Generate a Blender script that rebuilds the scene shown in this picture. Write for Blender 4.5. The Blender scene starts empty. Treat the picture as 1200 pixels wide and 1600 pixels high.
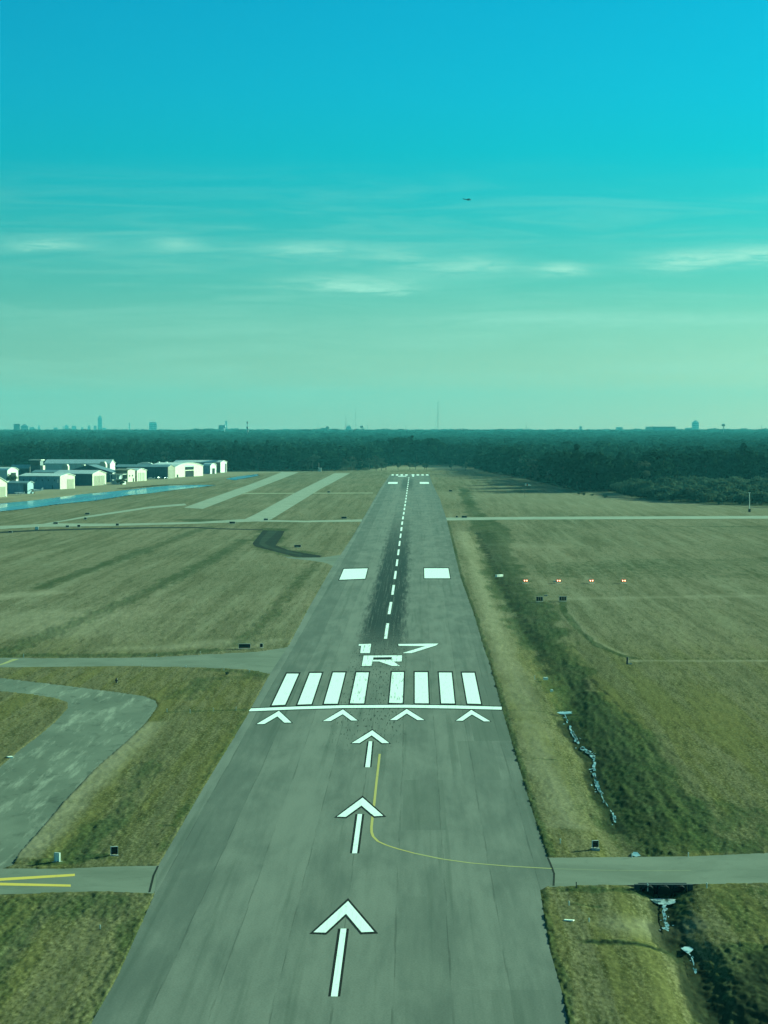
import bpy, math, random
import numpy as np
from mathutils import Vector, Matrix

random.seed(7)
RNG = np.random.default_rng(7)
SC = bpy.context.scene
COL = SC.collection

# ------------------------------------------------------------------ camera model (photo is 1200 x 1600)
F, CX, CY, YH, H = 4130.0, 600.0, 800.0, 672.0, 36.0
TH = math.atan((CY - YH) / F)
CT, ST = math.cos(TH), math.sin(TH)

def gp(x, y, z=0.0):
    """the point of the level z that the photo shows at pixel x, y"""
    r, d = (x - CX) / F, (y - CY) / F
    vx, vy, vz = r, CT - d * ST, -ST - d * CT
    t = (z - H) / vz
    return Vector((vx * t, vy * t, z))

def at_depth(x, y, dist):
    r, d = (x - CX) / F, (y - CY) / F
    vx, vy, vz = r, CT - d * ST, -ST - d * CT
    t = dist / vy
    return Vector((vx * t, dist, H + vz * t))

def ppm(y):
    return (y - YH) / H * CT

RUN_AZ = math.atan((653 - 600) / F)       # runway heading, clockwise from +Y

# ------------------------------------------------------------------ materials
def new_mat(name):
    m = bpy.data.materials.new(name)
    m.use_nodes = True
    nt = m.node_tree
    nt.nodes.clear()
    out = nt.nodes.new('ShaderNodeOutputMaterial')
    return m, nt, out

class NB:
    """tiny node builder"""
    def __init__(self, nt):
        self.nt = nt
    def n(self, t, **kw):
        nd = self.nt.nodes.new(t)
        for k, v in kw.items():
            setattr(nd, k, v)
        return nd
    def put(self, sock, v):
        if hasattr(v, 'is_output'):
            self.nt.links.new(v, sock)
        elif v is not None:
            if isinstance(v, (tuple, list)) and len(v) == 3 and sock.type == 'RGBA':
                v = (*v, 1.0)
            sock.default_value = v
    def math(self, op, a, b=None, c=None, clamp=False):
        nd = self.n('ShaderNodeMath', operation=op, use_clamp=clamp)
        for i, v in enumerate((a, b, c)):
            if v is not None:
                self.put(nd.inputs[i], v)
        return nd.outputs[0]
    def mix(self, f, a, b, mode='MIX'):
        nd = self.n('ShaderNodeMix', data_type='RGBA', blend_type=mode)
        self.put(nd.inputs[0], f); self.put(nd.inputs[6], a); self.put(nd.inputs[7], b)
        return nd.outputs[2]
    def noise(self, vec, scale, detail=3.0, rough=0.55, dist=0.0):
        nd = self.n('ShaderNodeTexNoise')
        if vec is not None:
            self.put(nd.inputs['Vector'], vec)
        nd.inputs['Scale'].default_value = scale
        nd.inputs['Detail'].default_value = detail
        nd.inputs['Roughness'].default_value = rough
        nd.inputs['Distortion'].default_value = dist
        return nd.outputs[0]
    def mapping(self, vec, scale=(1, 1, 1), rot=(0, 0, 0), loc=(0, 0, 0)):
        nd = self.n('ShaderNodeMapping')
        self.put(nd.inputs['Vector'], vec)
        nd.inputs['Scale'].default_value = scale
        nd.inputs['Rotation'].default_value = rot
        nd.inputs['Location'].default_value = loc
        return nd.outputs[0]
    def rng(self, v, a, b, c=0.0, d=1.0, smooth=True):
        nd = self.n('ShaderNodeMapRange', interpolation_type='SMOOTHSTEP' if smooth else 'LINEAR')
        self.put(nd.inputs[0], v)
        for i, q in enumerate((a, b, c, d)):
            nd.inputs[i + 1].default_value = q
        return nd.outputs[0]
    def sep(self, vec):
        nd = self.n('ShaderNodeSeparateXYZ'); self.put(nd.inputs[0], vec)
        return nd.outputs
    def comb(self, x, y, z=0.0):
        nd = self.n('ShaderNodeCombineXYZ')
        self.put(nd.inputs[0], x); self.put(nd.inputs[1], y); self.put(nd.inputs[2], z)
        return nd.outputs[0]
    def bsdf(self, out, col, rough=0.8, spec=0.3, bump=None, bdist=0.05, bstr=0.5, **kw):
        b = self.n('ShaderNodeBsdfPrincipled')
        self.put(b.inputs['Base Color'], col)
        self.put(b.inputs['Roughness'], rough)
        self.put(b.inputs['Specular IOR Level'], spec)
        for k, v in kw.items():
            self.put(b.inputs[k.replace('_', ' ')], v)
        if bump is not None:
            bp = self.n('ShaderNodeBump')
            bp.inputs['Strength'].default_value = bstr
            bp.inputs['Distance'].default_value = bdist
            self.put(bp.inputs['Height'], bump)
            self.nt.links.new(bp.outputs[0], b.inputs['Normal'])
        self.nt.links.new(b.outputs[0], out.inputs[0])
        return b

MATS = {}
def plain(name, col, rough=0.7, spec=0.3, var=0.18, scale=0.6, ribs=0.0, metal=0.0):
    """painted or metal surface with weathering (and ribs for sheet cladding)"""
    if name in MATS:
        return MATS[name]
    m, nt, out = new_mat(name)
    b = NB(nt)
    tc = b.n('ShaderNodeTexCoord').outputs['Object']
    n1 = b.noise(tc, scale, 5, 0.65)
    n2 = b.noise(b.mapping(tc, (1, 1, 0.15)), scale * 3, 3, 0.6)
    f = b.math('MULTIPLY', b.math('ADD', n1, n2), 0.5)
    lo = tuple(c * (1 - var * 1.6) for c in col); hi = tuple(min(1, c * (1 + var)) for c in col)
    c = b.mix(b.rng(f, 0.36, 0.64), lo, hi)
    bump = None
    if ribs:
        w = b.n('ShaderNodeTexWave', wave_type='BANDS', bands_direction='X')
        b.put(w.inputs['Vector'], b.mapping(tc, (1, 1, 0), (0, 0, 0.6)))
        w.inputs['Scale'].default_value = ribs
        bump = w.outputs[1]
    b.bsdf(out, c, rough, spec, bump, 0.04, 0.5, Metallic=metal)
    MATS[name] = m
    return m

def emit_mat(name, col, strength):
    m, nt, out = new_mat(name)
    e = nt.nodes.new('ShaderNodeEmission')
    e.inputs[0].default_value = (*col, 1); e.inputs[1].default_value = strength
    nt.links.new(e.outputs[0], out.inputs[0])
    return m

def leaf_mat(name, c1, c2, attr=False, transl=0.3):
    m, nt, out = new_mat(name)
    b = NB(nt)
    tc = b.n('ShaderNodeTexCoord').outputs['Object']
    if attr:
        a = b.n('ShaderNodeAttribute', attribute_name='tone').outputs['Fac']
    else:
        a = b.n('ShaderNodeObjectInfo').outputs['Random']
    n = b.noise(tc, 0.35, 3, 0.6)
    f = b.math('ADD', b.math('MULTIPLY', a, 0.65), b.math('MULTIPLY', b.rng(n, 0.3, 0.7), 0.35))
    c = b.mix(f, c1, c2)
    d = b.n('ShaderNodeBsdfDiffuse'); b.put(d.inputs[0], c)
    t = b.n('ShaderNodeBsdfTranslucent'); b.put(t.inputs[0], c)
    mx = b.n('ShaderNodeMixShader'); mx.inputs[0].default_value = transl
    nt.links.new(d.outputs[0], mx.inputs[1]); nt.links.new(t.outputs[0], mx.inputs[2])
    nt.links.new(mx.outputs[0], out.inputs[0])
    return m

# ------------------------------------------------------------------ mesh helpers
def link(o):
    COL.objects.link(o)
    return o

def mesh_obj(name, verts, faces, mats, parent=None, smooth=False, fmat=None):
    me = bpy.data.meshes.new(name)
    me.from_pydata([tuple(v) for v in verts], [], [tuple(f) for f in faces])
    for m in (mats if isinstance(mats, (list, tuple)) else [mats]):
        me.materials.append(m)
    if fmat is not None:
        me.polygons.foreach_set('material_index', fmat)
    if smooth:
        me.polygons.foreach_set('use_smooth', [True] * len(me.polygons))
    me.update()
    o = link(bpy.data.objects.new(name, me))
    if parent is not None:
        o.parent = parent
    return o

def np_mesh(name, V, faces_flat, nper, mat, smooth=False):
    me = bpy.data.meshes.new(name)
    nf = len(faces_flat) // nper
    me.vertices.add(len(V)); me.vertices.foreach_set('co', np.asarray(V, np.float32).ravel())
    me.loops.add(len(faces_flat)); me.loops.foreach_set('vertex_index', np.asarray(faces_flat, np.int32))
    me.polygons.add(nf)
    me.polygons.foreach_set('loop_start', np.arange(0, nf * nper, nper, dtype=np.int32))
    if smooth:
        me.polygons.foreach_set('use_smooth', np.ones(nf, bool))
    me.materials.append(mat)
    me.update(calc_edges=True)
    return me

class MB:
    """collects shapes into one mesh"""
    def __init__(self):
        self.v, self.f, self.m = [], [], []
        self.mi = 0
    def add(self, vs, fs):
        o = len(self.v)
        self.v += [tuple(p) for p in vs]
        self.f += [tuple(i + o for i in f) for f in fs]
        self.m += [self.mi] * len(fs)
    def box(self, x0, x1, y0, y1, z0, z1, rot=0.0, c=None):
        vs = [(x, y, z) for z in (z0, z1) for x, y in ((x0, y0), (x1, y0), (x1, y1), (x0, y1))]
        if rot:
            cx, cy = c if c else ((x0 + x1) / 2, (y0 + y1) / 2)
            cs, sn = math.cos(rot), math.sin(rot)
            vs = [(cx + (x - cx) * cs - (y - cy) * sn, cy + (x - cx) * sn + (y - cy) * cs, z) for x, y, z in vs]
        self.add(vs, [(3, 2, 1, 0), (4, 5, 6, 7), (0, 1, 5, 4), (1, 2, 6, 5), (2, 3, 7, 6), (3, 0, 4, 7)])
    def tube(self, p, q, r0, r1=None, n=8):
        r1 = r0 if r1 is None else r1
        p, q = Vector(p), Vector(q)
        d = (q - p).normalized()
        a = d.orthogonal().normalized(); b = d.cross(a)
        vs = []
        for c, r in ((p, r0), (q, r1)):
            for k in range(n):
                t = 2 * math.pi * k / n
                vs.append(c + a * (r * math.cos(t)) + b * (r * math.sin(t)))
        fs = [(k, (k + 1) % n, n + (k + 1) % n, n + k) for k in range(n)]
        fs += [tuple(range(n - 1, -1, -1)), tuple(range(n, 2 * n))]
        self.add(vs, fs)
    def loft(self, rings, cap=True):
        n = len(rings[0]); o = []
        fs = []
        for i in range(len(rings) - 1):
            for k in range(n):
                fs.append((i * n + k, i * n + (k + 1) % n, (i + 1) * n + (k + 1) % n, (i + 1) * n + k))
        if cap:
            fs += [tuple(range(n - 1, -1, -1)), tuple(range((len(rings) - 1) * n, len(rings) * n))]
        for r in rings:
            o += list(r)
        self.add(o, fs)
    def ball(self, c, rx, ry, rz, n=10, k=6):
        rings = []
        for i in range(1, k):
            t = math.pi * i / k
            rings.append([(c[0] + rx * math.sin(t) * math.cos(2 * math.pi * j / n), c[1] + ry * math.sin(t) * math.sin(2 * math.pi * j / n),
                           c[2] - rz * math.cos(t)) for j in range(n)])
        self.loft(rings)
    def build(self, name, mat, parent=None, smooth=False):
        return mesh_obj(name, self.v, self.f, mat, parent, smooth, self.m if isinstance(mat, (list, tuple)) else None)

def one(kind, *a, **k):
    m = MB(); getattr(m, kind)(*a, **k)
    return m

def tag(o, label=None, cat=None, group=None, kind=None):
    if label: o['label'] = label
    if cat: o['category'] = cat
    if group: o['group'] = group
    if kind: o['kind'] = kind
    return o

def empty(name, loc, rz=0.0, **t):
    o = link(bpy.data.objects.new(name, None))
    o.location = loc; o.rotation_euler = (0, 0, rz)
    o.empty_display_size = 0.5
    return tag(o, **t)

def copy_tree(o, parent=None):
    c = o.copy(); COL.objects.link(c)
    if parent is not None:
        c.parent = parent
    for ch in [x for x in o.children]:
        copy_tree(ch, c)
    return c

# ------------------------------------------------------------------ numpy noise and masks
def hsh(ix, iy, s):
    h = (ix.astype(np.int64) * 374761393 + iy.astype(np.int64) * 668265263 + s * 1442695041) & 0x7fffffff
    h = ((h ^ (h >> 13)) * 1274126177) & 0x7fffffff
    h = ((h ^ (h >> 16)) * 1103515245 + 12345) & 0x7fffffff
    return (h & 0xffffff) / float(0xffffff)

def vn(x, y, s=0):
    ix, iy = np.floor(x), np.floor(y)
    fx, fy = x - ix, y - iy
    fx = fx * fx * (3 - 2 * fx); fy = fy * fy * (3 - 2 * fy)
    a, b = hsh(ix, iy, s), hsh(ix + 1, iy, s)
    c, d = hsh(ix, iy + 1, s), hsh(ix + 1, iy + 1, s)
    return (a + (b - a) * fx) * (1 - fy) + (c + (d - c) * fx) * fy

def fbm(x, y, s=0, o=4):
    t = np.zeros_like(x); a = 0.5; n = 0
    for i in range(o):
        t += a * vn(x * 2 ** i, y * 2 ** i, s + i * 17); n += a; a *= 0.55
    return t / n

def sstep(a, b, x):
    t = np.clip((x - a) / (b - a), 0, 1)
    return t * t * (3 - 2 * t)

def inside(px, py, poly):
    P = np.asarray(poly, float)
    r = np.zeros(px.shape, bool)
    bb = (px >= P[:, 0].min()) & (px <= P[:, 0].max()) & (py >= P[:, 1].min()) & (py <= P[:, 1].max())
    idx = np.nonzero(bb)[0]
    x, y = px[idx], py[idx]
    c = np.zeros(x.shape, bool)
    for (x0, y0), (x1, y1) in zip(P, np.roll(P, -1, 0)):
        if y0 == y1:
            continue
        c ^= ((y0 > y) != (y1 > y)) & (x < (x1 - x0) * (y - y0) / (y1 - y0) + x0)
    r[idx] = c
    return r

def seg_dist(px, py, line):
    d = np.full(px.shape, 1e9)
    for (x0, y0), (x1, y1) in zip(line[:-1], line[1:]):
        dx, dy = x1 - x0, y1 - y0
        t = np.clip(((px - x0) * dx + (py - y0) * dy) / (dx * dx + dy * dy + 1e-9), 0, 1)
        d = np.minimum(d, np.hypot(px - x0 - t * dx, py - y0 - t * dy))
    return d

def gl(px):                                     # pixel list -> ground xy list
    return [tuple(gp(x, y)[:2]) for x, y in px]

# ------------------------------------------------------------------ where the paving lies
RW_L = [(610, 741), (594, 764), (567.5, 810), (550, 840), (517, 889), (480, 954), (450, 1010), (421, 1054), (394.7, 1101.5), (390, 1112),
        (320, 1227), (247, 1353), (241.5, 1397), (183, 1527), (142, 1600), (86, 1700), (20, 1830)]
RW_R = [(671, 741), (675, 755), (687.5, 780), (698.3, 813), (708, 855), (720, 903), (741, 961), (759, 1022), (763, 1030), (783.7, 1105),
        (806, 1182), (832.5, 1269.5), (855, 1338), (865, 1364), (864.5, 1381), (844, 1391), (850.6, 1435), (860, 1487.5), (878.8, 1553), (888, 1600),
        (908, 1700), (934, 1830)]
CENTRE = [(639.7, 741), (633.3, 786.7), (628.7, 815), (623.8, 853), (619.5, 885.5), (613, 930), (607.6, 960.6), (602.5, 997.5), (593, 1055), (586, 1102),
          (581.5, 1140), (574, 1199), (566.6, 1244), (554, 1333), (543.8, 1406), (522, 1557), (516, 1600), (502, 1700), (484, 1830)]
PAVE = {
 'lower_left_taxiway': [(-420, 1366), (-10, 1357), (60, 1357), (100, 1357.5), (170, 1354), (260, 1352), (240, 1396), (150, 1392.5), (60, 1396), (0, 1397.5), (-420, 1404)],
 'old_taxiway': [(20, 1352), (30, 1333), (60, 1300), (100, 1253), (150, 1200), (200, 1157), (230, 1127), (246, 1104), (244, 1095), (227, 1088), (187, 1082),
                 (133, 1075), (67, 1067), (0, 1059), (-420, 1012), (-420, 1040), (0, 1080), (50, 1085), (83, 1090), (105, 1097), (106, 1106), (87, 1127), (60, 1150),
                 (33, 1170), (0, 1198), (-420, 1480), (-420, 1372), (-10, 1362)],
 'middle_taxiway': [(-420, 1030), (0, 1027.7), (37, 1028), (187, 1028), (247, 1026.7), (317, 1022.5), (383, 1019.5), (408, 1017.5), (433, 1013.8), (460, 1009),
                    (432, 1056), (421.7, 1053.3), (402, 1048.8), (383, 1045.8), (350, 1044.6), (290, 1042.5), (187, 1040.7), (0, 1043), (-420, 1048)],
 'short_taxiway': [(440, 869), (464, 871.3), (502, 871), (540, 866), (528, 890), (519, 884), (507, 879), (478, 875), (452, 872.6)],
 'far_left_taxiway': [(-420, 829), (0, 821.8), (67, 818.6), (133, 806.6), (233, 791.5), (288, 786.8), (292, 789.3), (233, 794.3), (133, 809.2), (80, 817.7), (183, 818.3), (313, 815.3),
                      (375, 811.5), (400, 810.5), (405, 812.3), (480, 813.6), (566, 811.4), (565, 815), (480, 816), (400, 814.8), (313, 818), (183, 821.6), (67, 823), (0, 826.5), (-420, 836)],
 'parallel_runway': [(287, 793.2), (317, 795), (400, 763.5), (467, 738), (441, 737.3), (400, 753.5)],
 'parallel_taxiway': [(377, 813.6), (400, 803), (460, 770.5), (523, 739.3), (547, 739.3), (500, 764.5), (424, 811.3), (409, 814.2)],
 'far_right_taxiway': [(692, 808.8), (800, 807.6), (1200, 806), (1620, 804), (1620, 808), (1200, 810.3), (800, 811.8), (695, 813.2)],
 'lower_right_taxiway': [(850, 1339.8), (940, 1339.4), (990, 1339), (1081, 1338), (1200, 1332.5), (1620, 1315), (1620, 1372), (1200, 1380), (1067, 1381.7), (1011, 1383),
                         (940, 1383), (899, 1384.3), (858, 1386)],
 'dark_track': [(411, 828.5), (445, 829.5), (440, 838.5), (431, 852), (450, 859.2), (475, 864), (503, 868.3), (500, 871), (478, 871.6), (460, 869.8), (430, 862), (398, 854), (394.5, 849), (401, 841)],
 'drainage_path': [(-420, 842), (-100, 835.4), (0, 830.6), (60, 827.6), (150, 825.2), (240, 823.6), (312, 823.4), (335, 825.2), (411, 827.2), (411, 828.4), (335, 826.8), (310, 825.2), (240, 825.4), (150, 827.2), (60, 829.8), (0, 833.0), (-100, 838.2), (-420, 846)],
 'dirt_track': [(380, 770.4), (583, 769.6), (583, 770.8), (380, 771.6)],
}
POND = [(-420, 822), (-100, 795), (0, 786.7), (42, 783), (83, 778), (125, 772.5), (167, 768.7), (212, 764), (232, 761.7), (262, 758.9), (313, 757.6), (337, 758),
        (312, 761), (270, 765.8), (232, 771), (203, 773.5), (150, 781.7), (83, 788.5), (42, 794.5), (0, 799), (-100, 812), (-420, 848)]
POND2 = [(352, 748), (372, 744.5), (402, 740.8), (404, 743.2), (380, 747.5), (366, 750)]
runway_px = RW_L + RW_R[::-1]
FOREST_EDGE = [(-700, 732), (0, 729), (200, 728), (300, 730), (345, 735), (400, 735.5), (470, 736), (560, 735.3), (588, 733), (604, 728.5), (640, 726.5), (705, 726.5), (735, 730.5),
               (765, 739), (800, 744), (835, 752), (870, 760), (905, 767), (955, 768), (985, 768), (1010, 764), (1050, 761), (1100, 759), (1200, 757), (1600, 752)]
SCRUB = [(955, 769), (985, 776), (1000, 780), (1050, 784), (1100, 788), (1200, 791), (1600, 806)]
_fe = [gp(x, y) for x, y in FOREST_EDGE]
FE_AZ = np.array([math.atan2(p.x, p.y) for p in _fe]); FE_R = np.array([math.hypot(p.x, p.y) for p in _fe])

def redge(az):
    return np.interp(az, FE_AZ, FE_R)

def terrain(r):
    return 19.0 * sstep(3200, 12000, r)

# ------------------------------------------------------------------ ground sheet
def build_ground():
    step = 2.4 / F
    dense = np.arange(-0.215, 0.215, step)
    coarse = np.linspace(0.215, 2 * math.pi - 0.215, 60)
    az = np.concatenate([dense, coarse[:-1]])
    ys = np.concatenate([np.arange(1690, 900, -1.5), np.arange(900, 740, -1.0), np.arange(740, 682, -2.0)])
    rr = np.concatenate([[30, 60, 90, 110, 125, 138], H * F / (ys - YH), [16500, 20800]])
    rr = np.unique(rr)
    A, R = np.meshgrid(az, rr)
    X = (R * np.sin(A)).ravel(); Y = (R * np.cos(A)).ravel(); Rf = R.ravel()
    nr, na = R.shape
    cs, sn = math.cos(RUN_AZ), math.sin(RUN_AZ)
    U = X * cs - Y * sn            # across the runway
    W = X * sn + Y * cs            # along it
    pave = np.zeros(X.shape, bool)
    for k, px in PAVE.items():
        pave |= inside(X, Y, gl(px))
    pave |= inside(X, Y, gl(runway_px))
    wat = inside(X, Y, gl(POND)) | inside(X, Y, gl(POND2))
    # cover masks: R lush, G pale, B bare earth, leaf litter and painted shade
    lush_shade = np.zeros_like(X); pale = np.zeros_like(X); mud_shade = np.zeros_like(X)
    wob = lambda s, k: (fbm(X / s, Y / (s * 3), k, 3) - 0.5)
    def band(arr, px, hw, soft, amt, seed=3, wobble=1.0):
        ln = gl(px)
        d = seg_dist(X, Y, ln) + wob(max(3.0, hw), seed) * hw * 1.2 * wobble
        v = amt * (1 - sstep(hw - soft, hw + soft, d))
        np.maximum(arr, v, out=arr)
    def area(arr, px, soft, amt, seed=5):
        p = gl(px)
        ins = inside(X, Y, p)
        near = (X > min(q[0] for q in p) - 3 * soft) & (X < max(q[0] for q in p) + 3 * soft) & (Y > min(q[1] for q in p) - 30) & (Y < max(q[1] for q in p) + 30)
        idx = np.nonzero(near)[0]
        d = seg_dist(X[idx], Y[idx], p + [p[0]])
        sd = np.where(ins[idx], -d, d) + (fbm(X[idx] / (soft * 2), Y[idx] / (soft * 6), seed, 3) - 0.5) * soft * 2.4
        v = amt * (1 - sstep(-soft, soft, sd))
        arr[idx] = np.maximum(arr[idx], v)
    # the green drainage swale right of the runway
    area(lush_shade, [(716, 760), (730, 762), (752, 800), (792, 822), (806, 870), (826, 915), (868, 960), (900, 1010), (935, 1080), (1020, 1147), (1056, 1217), (1092, 1280), (1135, 1312), (1180, 1330),
                (985, 1336), (965, 1300), (930, 1220), (897, 1148), (861, 1088), (836, 1036), (806, 985), (775, 940), (757, 895), (745, 850), (733, 815)], 3.0, 0.95)
    area(lush_shade, [(885, 1060), (930, 1080), (1010, 1147), (1050, 1217), (1085, 1290), (1010, 1310), (960, 1220), (920, 1140)], 2.6, 1.0, 9)
    for off, hw in ((0, .5), (18, .45), (38, .6), (62, .45), (90, .4)):
        band(mud_shade, [(880 + off * .5, 1060), (905 + off * .75, 1110), (945 + off * .9, 1180), (975 + off, 1240), (1005 + off * 1.1, 1300)], hw, .4, 0.55, 60 + off)
    band(mud_shade, [(745, 830), (775, 890), (812, 960), (838, 1000), (862, 1050)], 1.4, 1.0, 0.55)
    area(lush_shade, [(1035, 1386), (1085, 1386), (1068, 1430), (1092, 1480), (1180, 1530), (1320, 1600), (1420, 1700), (1160, 1700), (1110, 1600), (1085, 1530), (1062, 1480)], 1.6, 1.0, 11)
    area(lush_shade, [(1105, 1476), (1620, 1470), (1620, 1720), (1130, 1720), (1092, 1560)], 1.8, 0.92, 12)  # dark green grass, deepened to paint shade into the near right corner
    area(lush_shade, [(1066, 1384), (1620, 1376), (1620, 1476), (1100, 1474)], 2.0, 0.45, 13)
    area(lush_shade, [(868, 1386), (1067, 1386), (1060, 1397), (868, 1394)], 0.8, 0.85, 14)
    # wet dark run left, beyond the fields
    area(lush_shade, [(405, 824), (450, 826), (446, 840), (436, 852), (455, 858), (510, 867), (500, 873), (455, 872), (390, 856), (388, 846), (402, 835)], 3.0, 0.9)
    band(lush_shade, [(312, 812), (336, 815)], 9, 4, 0.9)
    # swales and mowing bands in the left field
    band(lush_shade, [(-60, 1040), (40, 1006), (120, 972), (210, 934), (270, 905), (330, 875), (385, 843)], 2.8, 2.6, 0.75)
    band(lush_shade, [(60, 920), (125, 895), (180, 877), (235, 857), (300, 832), (330, 822)], 2.8, 2.6, 0.75)
    band(lush_shade, [(0, 885), (60, 872), (120, 858)], 5, 4, 0.35)
    band(lush_shade, [(370, 1010), (420, 965), (470, 905), (500, 878)], 2.2, 2.0, 0.55)
    band(lush_shade, [(-60, 1026), (60, 1024.5), (180, 1024.5), (260, 1022.5), (330, 1017)], 3.4, 2.6, 0.85)
    band(lush_shade, [(340, 1047), (390, 1050), (425, 1058)], 2.5, 2.0, 0.8)
    band(pale, [(-30, 935), (30, 930), (75, 926)], 5, 4, 0.8)
    band(pale, [(-100, 990), (0, 985), (100, 960)], 14, 10, 0.5)
    band(pale, [(200, 1014), (290, 1010), (350, 1003)], 5, 5, 0.6)
    band(pale, [(430, 1000), (380, 1012)], 2, 2, 0.4)
    # verge between old taxiway and runway
    band(pale, [(30, 1338), (70, 1300), (130, 1235), (190, 1180), (240, 1130)], 1.5, 1.2, 0.75)
    area(lush_shade, [(60, 1352), (130, 1300), (190, 1230), (230, 1180), (262, 1160), (240, 1230), (180, 1300), (130, 1350)], 2.2, 0.72)
    band(lush_shade, [(60, 1349), (110, 1343), (150, 1338)], 1.6, 1.2, 0.9)
    band(lush_shade, [(285, 1090), (320, 1060), (400, 1060)], 3.5, 2.5, 0.6)
    band(lush_shade, [(390, 1110), (330, 1200), (255, 1330)], 0.8, 0.8, 0.5)
    band(lush_shade, [(262, 1113.5), (395, 1109)], 0.7, 0.5, 0.8)
    band(lush_shade, [(250, 1290), (280, 1291)], 0.7, 0.5, 0.7)
    area(lush_shade, [(-400, 1405), (0, 1402), (60, 1400), (150, 1396), (240, 1398), (215, 1450), (130, 1440), (60, 1450), (-400, 1460)], 2.0, 0.6)
    area(lush_shade, [(-400, 1470), (0, 1465), (35, 1420), (70, 1400), (40, 1470), (10, 1530), (-20, 1600), (-60, 1720), (-400, 1720)], 2.0, 0.7)
    band(lush_shade, [(240, 1400), (182, 1527), (140, 1605), (80, 1720)], 1.6, 1.4, 0.62)
    # right verge and field
    band(pale, [(722, 830), (748, 900), (775, 985), (810, 1080), (850, 1200), (890, 1290)], 1.6, 1.6, 0.55)
    band(lush_shade, [(700, 815), (722, 905), (742, 961), (762, 1022), (786, 1105), (808, 1182), (836, 1270), (858, 1338)], 0.5, 0.5, 0.9)  # cast shadow of the grass lip, painted as a dark edge line
    band(lush_shade, [(846, 1392), (852, 1435), (862, 1487), (881, 1553), (890, 1600), (912, 1700)], 0.5, 0.5, 0.95)  # painted shadow line continues below the taxiway
    band(lush_shade, [(783, 1109.5), (868, 1110.5)], 0.6, 0.5, 0.9)
    band(lush_shade, [(806, 1183), (870, 1188)], 0.4, 0.4, 0.8)
    band(lush_shade, [(878, 939), (882, 958), (905, 985), (935, 1010), (975, 1026), (992, 1029)], 0.7, 0.6, 1.0)
    band(pale, [(884, 957), (908, 984), (938, 1008), (978, 1024)], 0.7, 0.5, 0.6)
    band(lush_shade, [(992, 1029), (1300, 1030)], 1.0, 0.8, 0.6)
    band(pale, [(992, 1033), (1350, 1033.5)], 1.2, 0.8, 0.7)
    band(lush_shade, [(800, 940), (840, 938), (890, 938)], 1.4, 1.0, 0.8)
    area(lush_shade, [(820, 888), (860, 878), (1000, 874), (1350, 868), (1350, 902), (1000, 905), (840, 902)], 8.0, 0.5)
    band(lush_shade, [(850, 913), (905, 922), (1000, 925), (1200, 925)], 3.5, 3, 0.35)
    band(pale, [(890, 936), (1000, 934), (1300, 930)], 4, 4, 0.5)
    band(pale, [(790, 850), (850, 855)], 8, 8, 0.5)
    band(lush_shade, [(1020, 822), (1180, 823), (1400, 822)], 8, 6, 0.6)
    band(lush_shade, [(865, 806), (1000, 804)], 3, 3, 0.6)
    band(lush_shade, [(925, 1472), (980, 1474), (1055, 1477)], 0.9, 0.5, 1.0)
    band(mud_shade, [(925, 1472), (980, 1474), (1055, 1477)], 0.55, 0.4, 0.9)
    band(lush_shade, [(895, 1413), (935, 1418)], 0.4, 0.4, 0.9)
    band(pale, [(1000, 1445), (1040, 1440)], 2.5, 2.5, 0.5)
    area(lush_shade, [(1040, 1240), (1350, 1290), (1350, 1330), (1180, 1330), (1100, 1310)], 3.0, 0.55)
    band(mud_shade, [(884, 1121), (891, 1138), (902, 1158), (918, 1175), (931, 1187), (929, 1212), (936, 1236), (950, 1260), (966, 1293)], 1.0, 0.5, 0.85, 71)
    band(mud_shade, [(865, 1113), (905, 1113)], 0.9, 0.5, 0.8, 72)
    band(mud_shade, [(1037, 1400), (1039, 1425), (1045, 1462), (1076, 1486), (1088, 1520), (1110, 1580)], 1.3, 0.6, 0.95, 73)
    area(mud_shade, [(1180, 1490), (1300, 1480), (1420, 1720), (1130, 1720), (1125, 1580)], 2.0, 1.0, 74)  # near-black corner: shade painted into the ground colour
    # pond banks, hangar apron, leaf litter in the wood
    band(pale, [(-100, 792), (0, 783), (83, 775), (167, 765), (232, 758), (300, 752)], 9, 5, 0.75)
    band(mud_shade, [(190, 763.5), (262, 757.2), (350, 756.5)], 5, 4, 0.95)
    band(pale, [(-50, 778), (60, 768), (120, 762), (200, 756), (270, 748), (345, 741), (440, 735.5)], 26, 12, 0.9)
    band(pale, [(590, 731), (725, 731.3)], 110, 30, 1.0)
    band(pale, [(760, 775), (900, 776), (1100, 797), (1350, 800)], 60, 40, 0.4)
    azv = np.arctan2(X, Y)
    wood = sstep(-15, 10, Rf - redge(azv)) * (np.abs(azv) < 0.5)
    far = sstep(2500, 2600, Rf) * (np.abs(azv) >= 0.5)
    wood = np.maximum(wood, far)
    lush_shade = np.maximum(lush_shade, wood * 0.6); mud_shade = np.maximum(mud_shade, wood)
    scr = gl(SCRUB); sa = np.array([math.atan2(q[0], q[1]) for q in scr]); sr = np.array([math.hypot(*q) for q in scr])
    inscr = (azv > sa[0]) & (azv < 0.4) & (Rf > np.interp(azv, sa, sr)) & (Rf < redge(azv) + 5)
    lush_shade = np.where(inscr, 0.8, lush_shade); mud_shade = np.where(inscr, 0.5, mud_shade)
    verge = 1 - sstep(330, 560, Rf + (fbm(X / 30, Y / 60, 91, 3) - .5) * 160)
    # heights
    amp = 1 - sstep(430, 900, Rf)
    streak = fbm(U / 0.8, W / 7.0, 21, 3) - 0.5
    tuft = fbm(U / 0.35, W / 0.9, 33, 2) - 0.5
    lump = fbm(U / 2.2, W / 3.5, 41, 3) - 0.5
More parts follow.
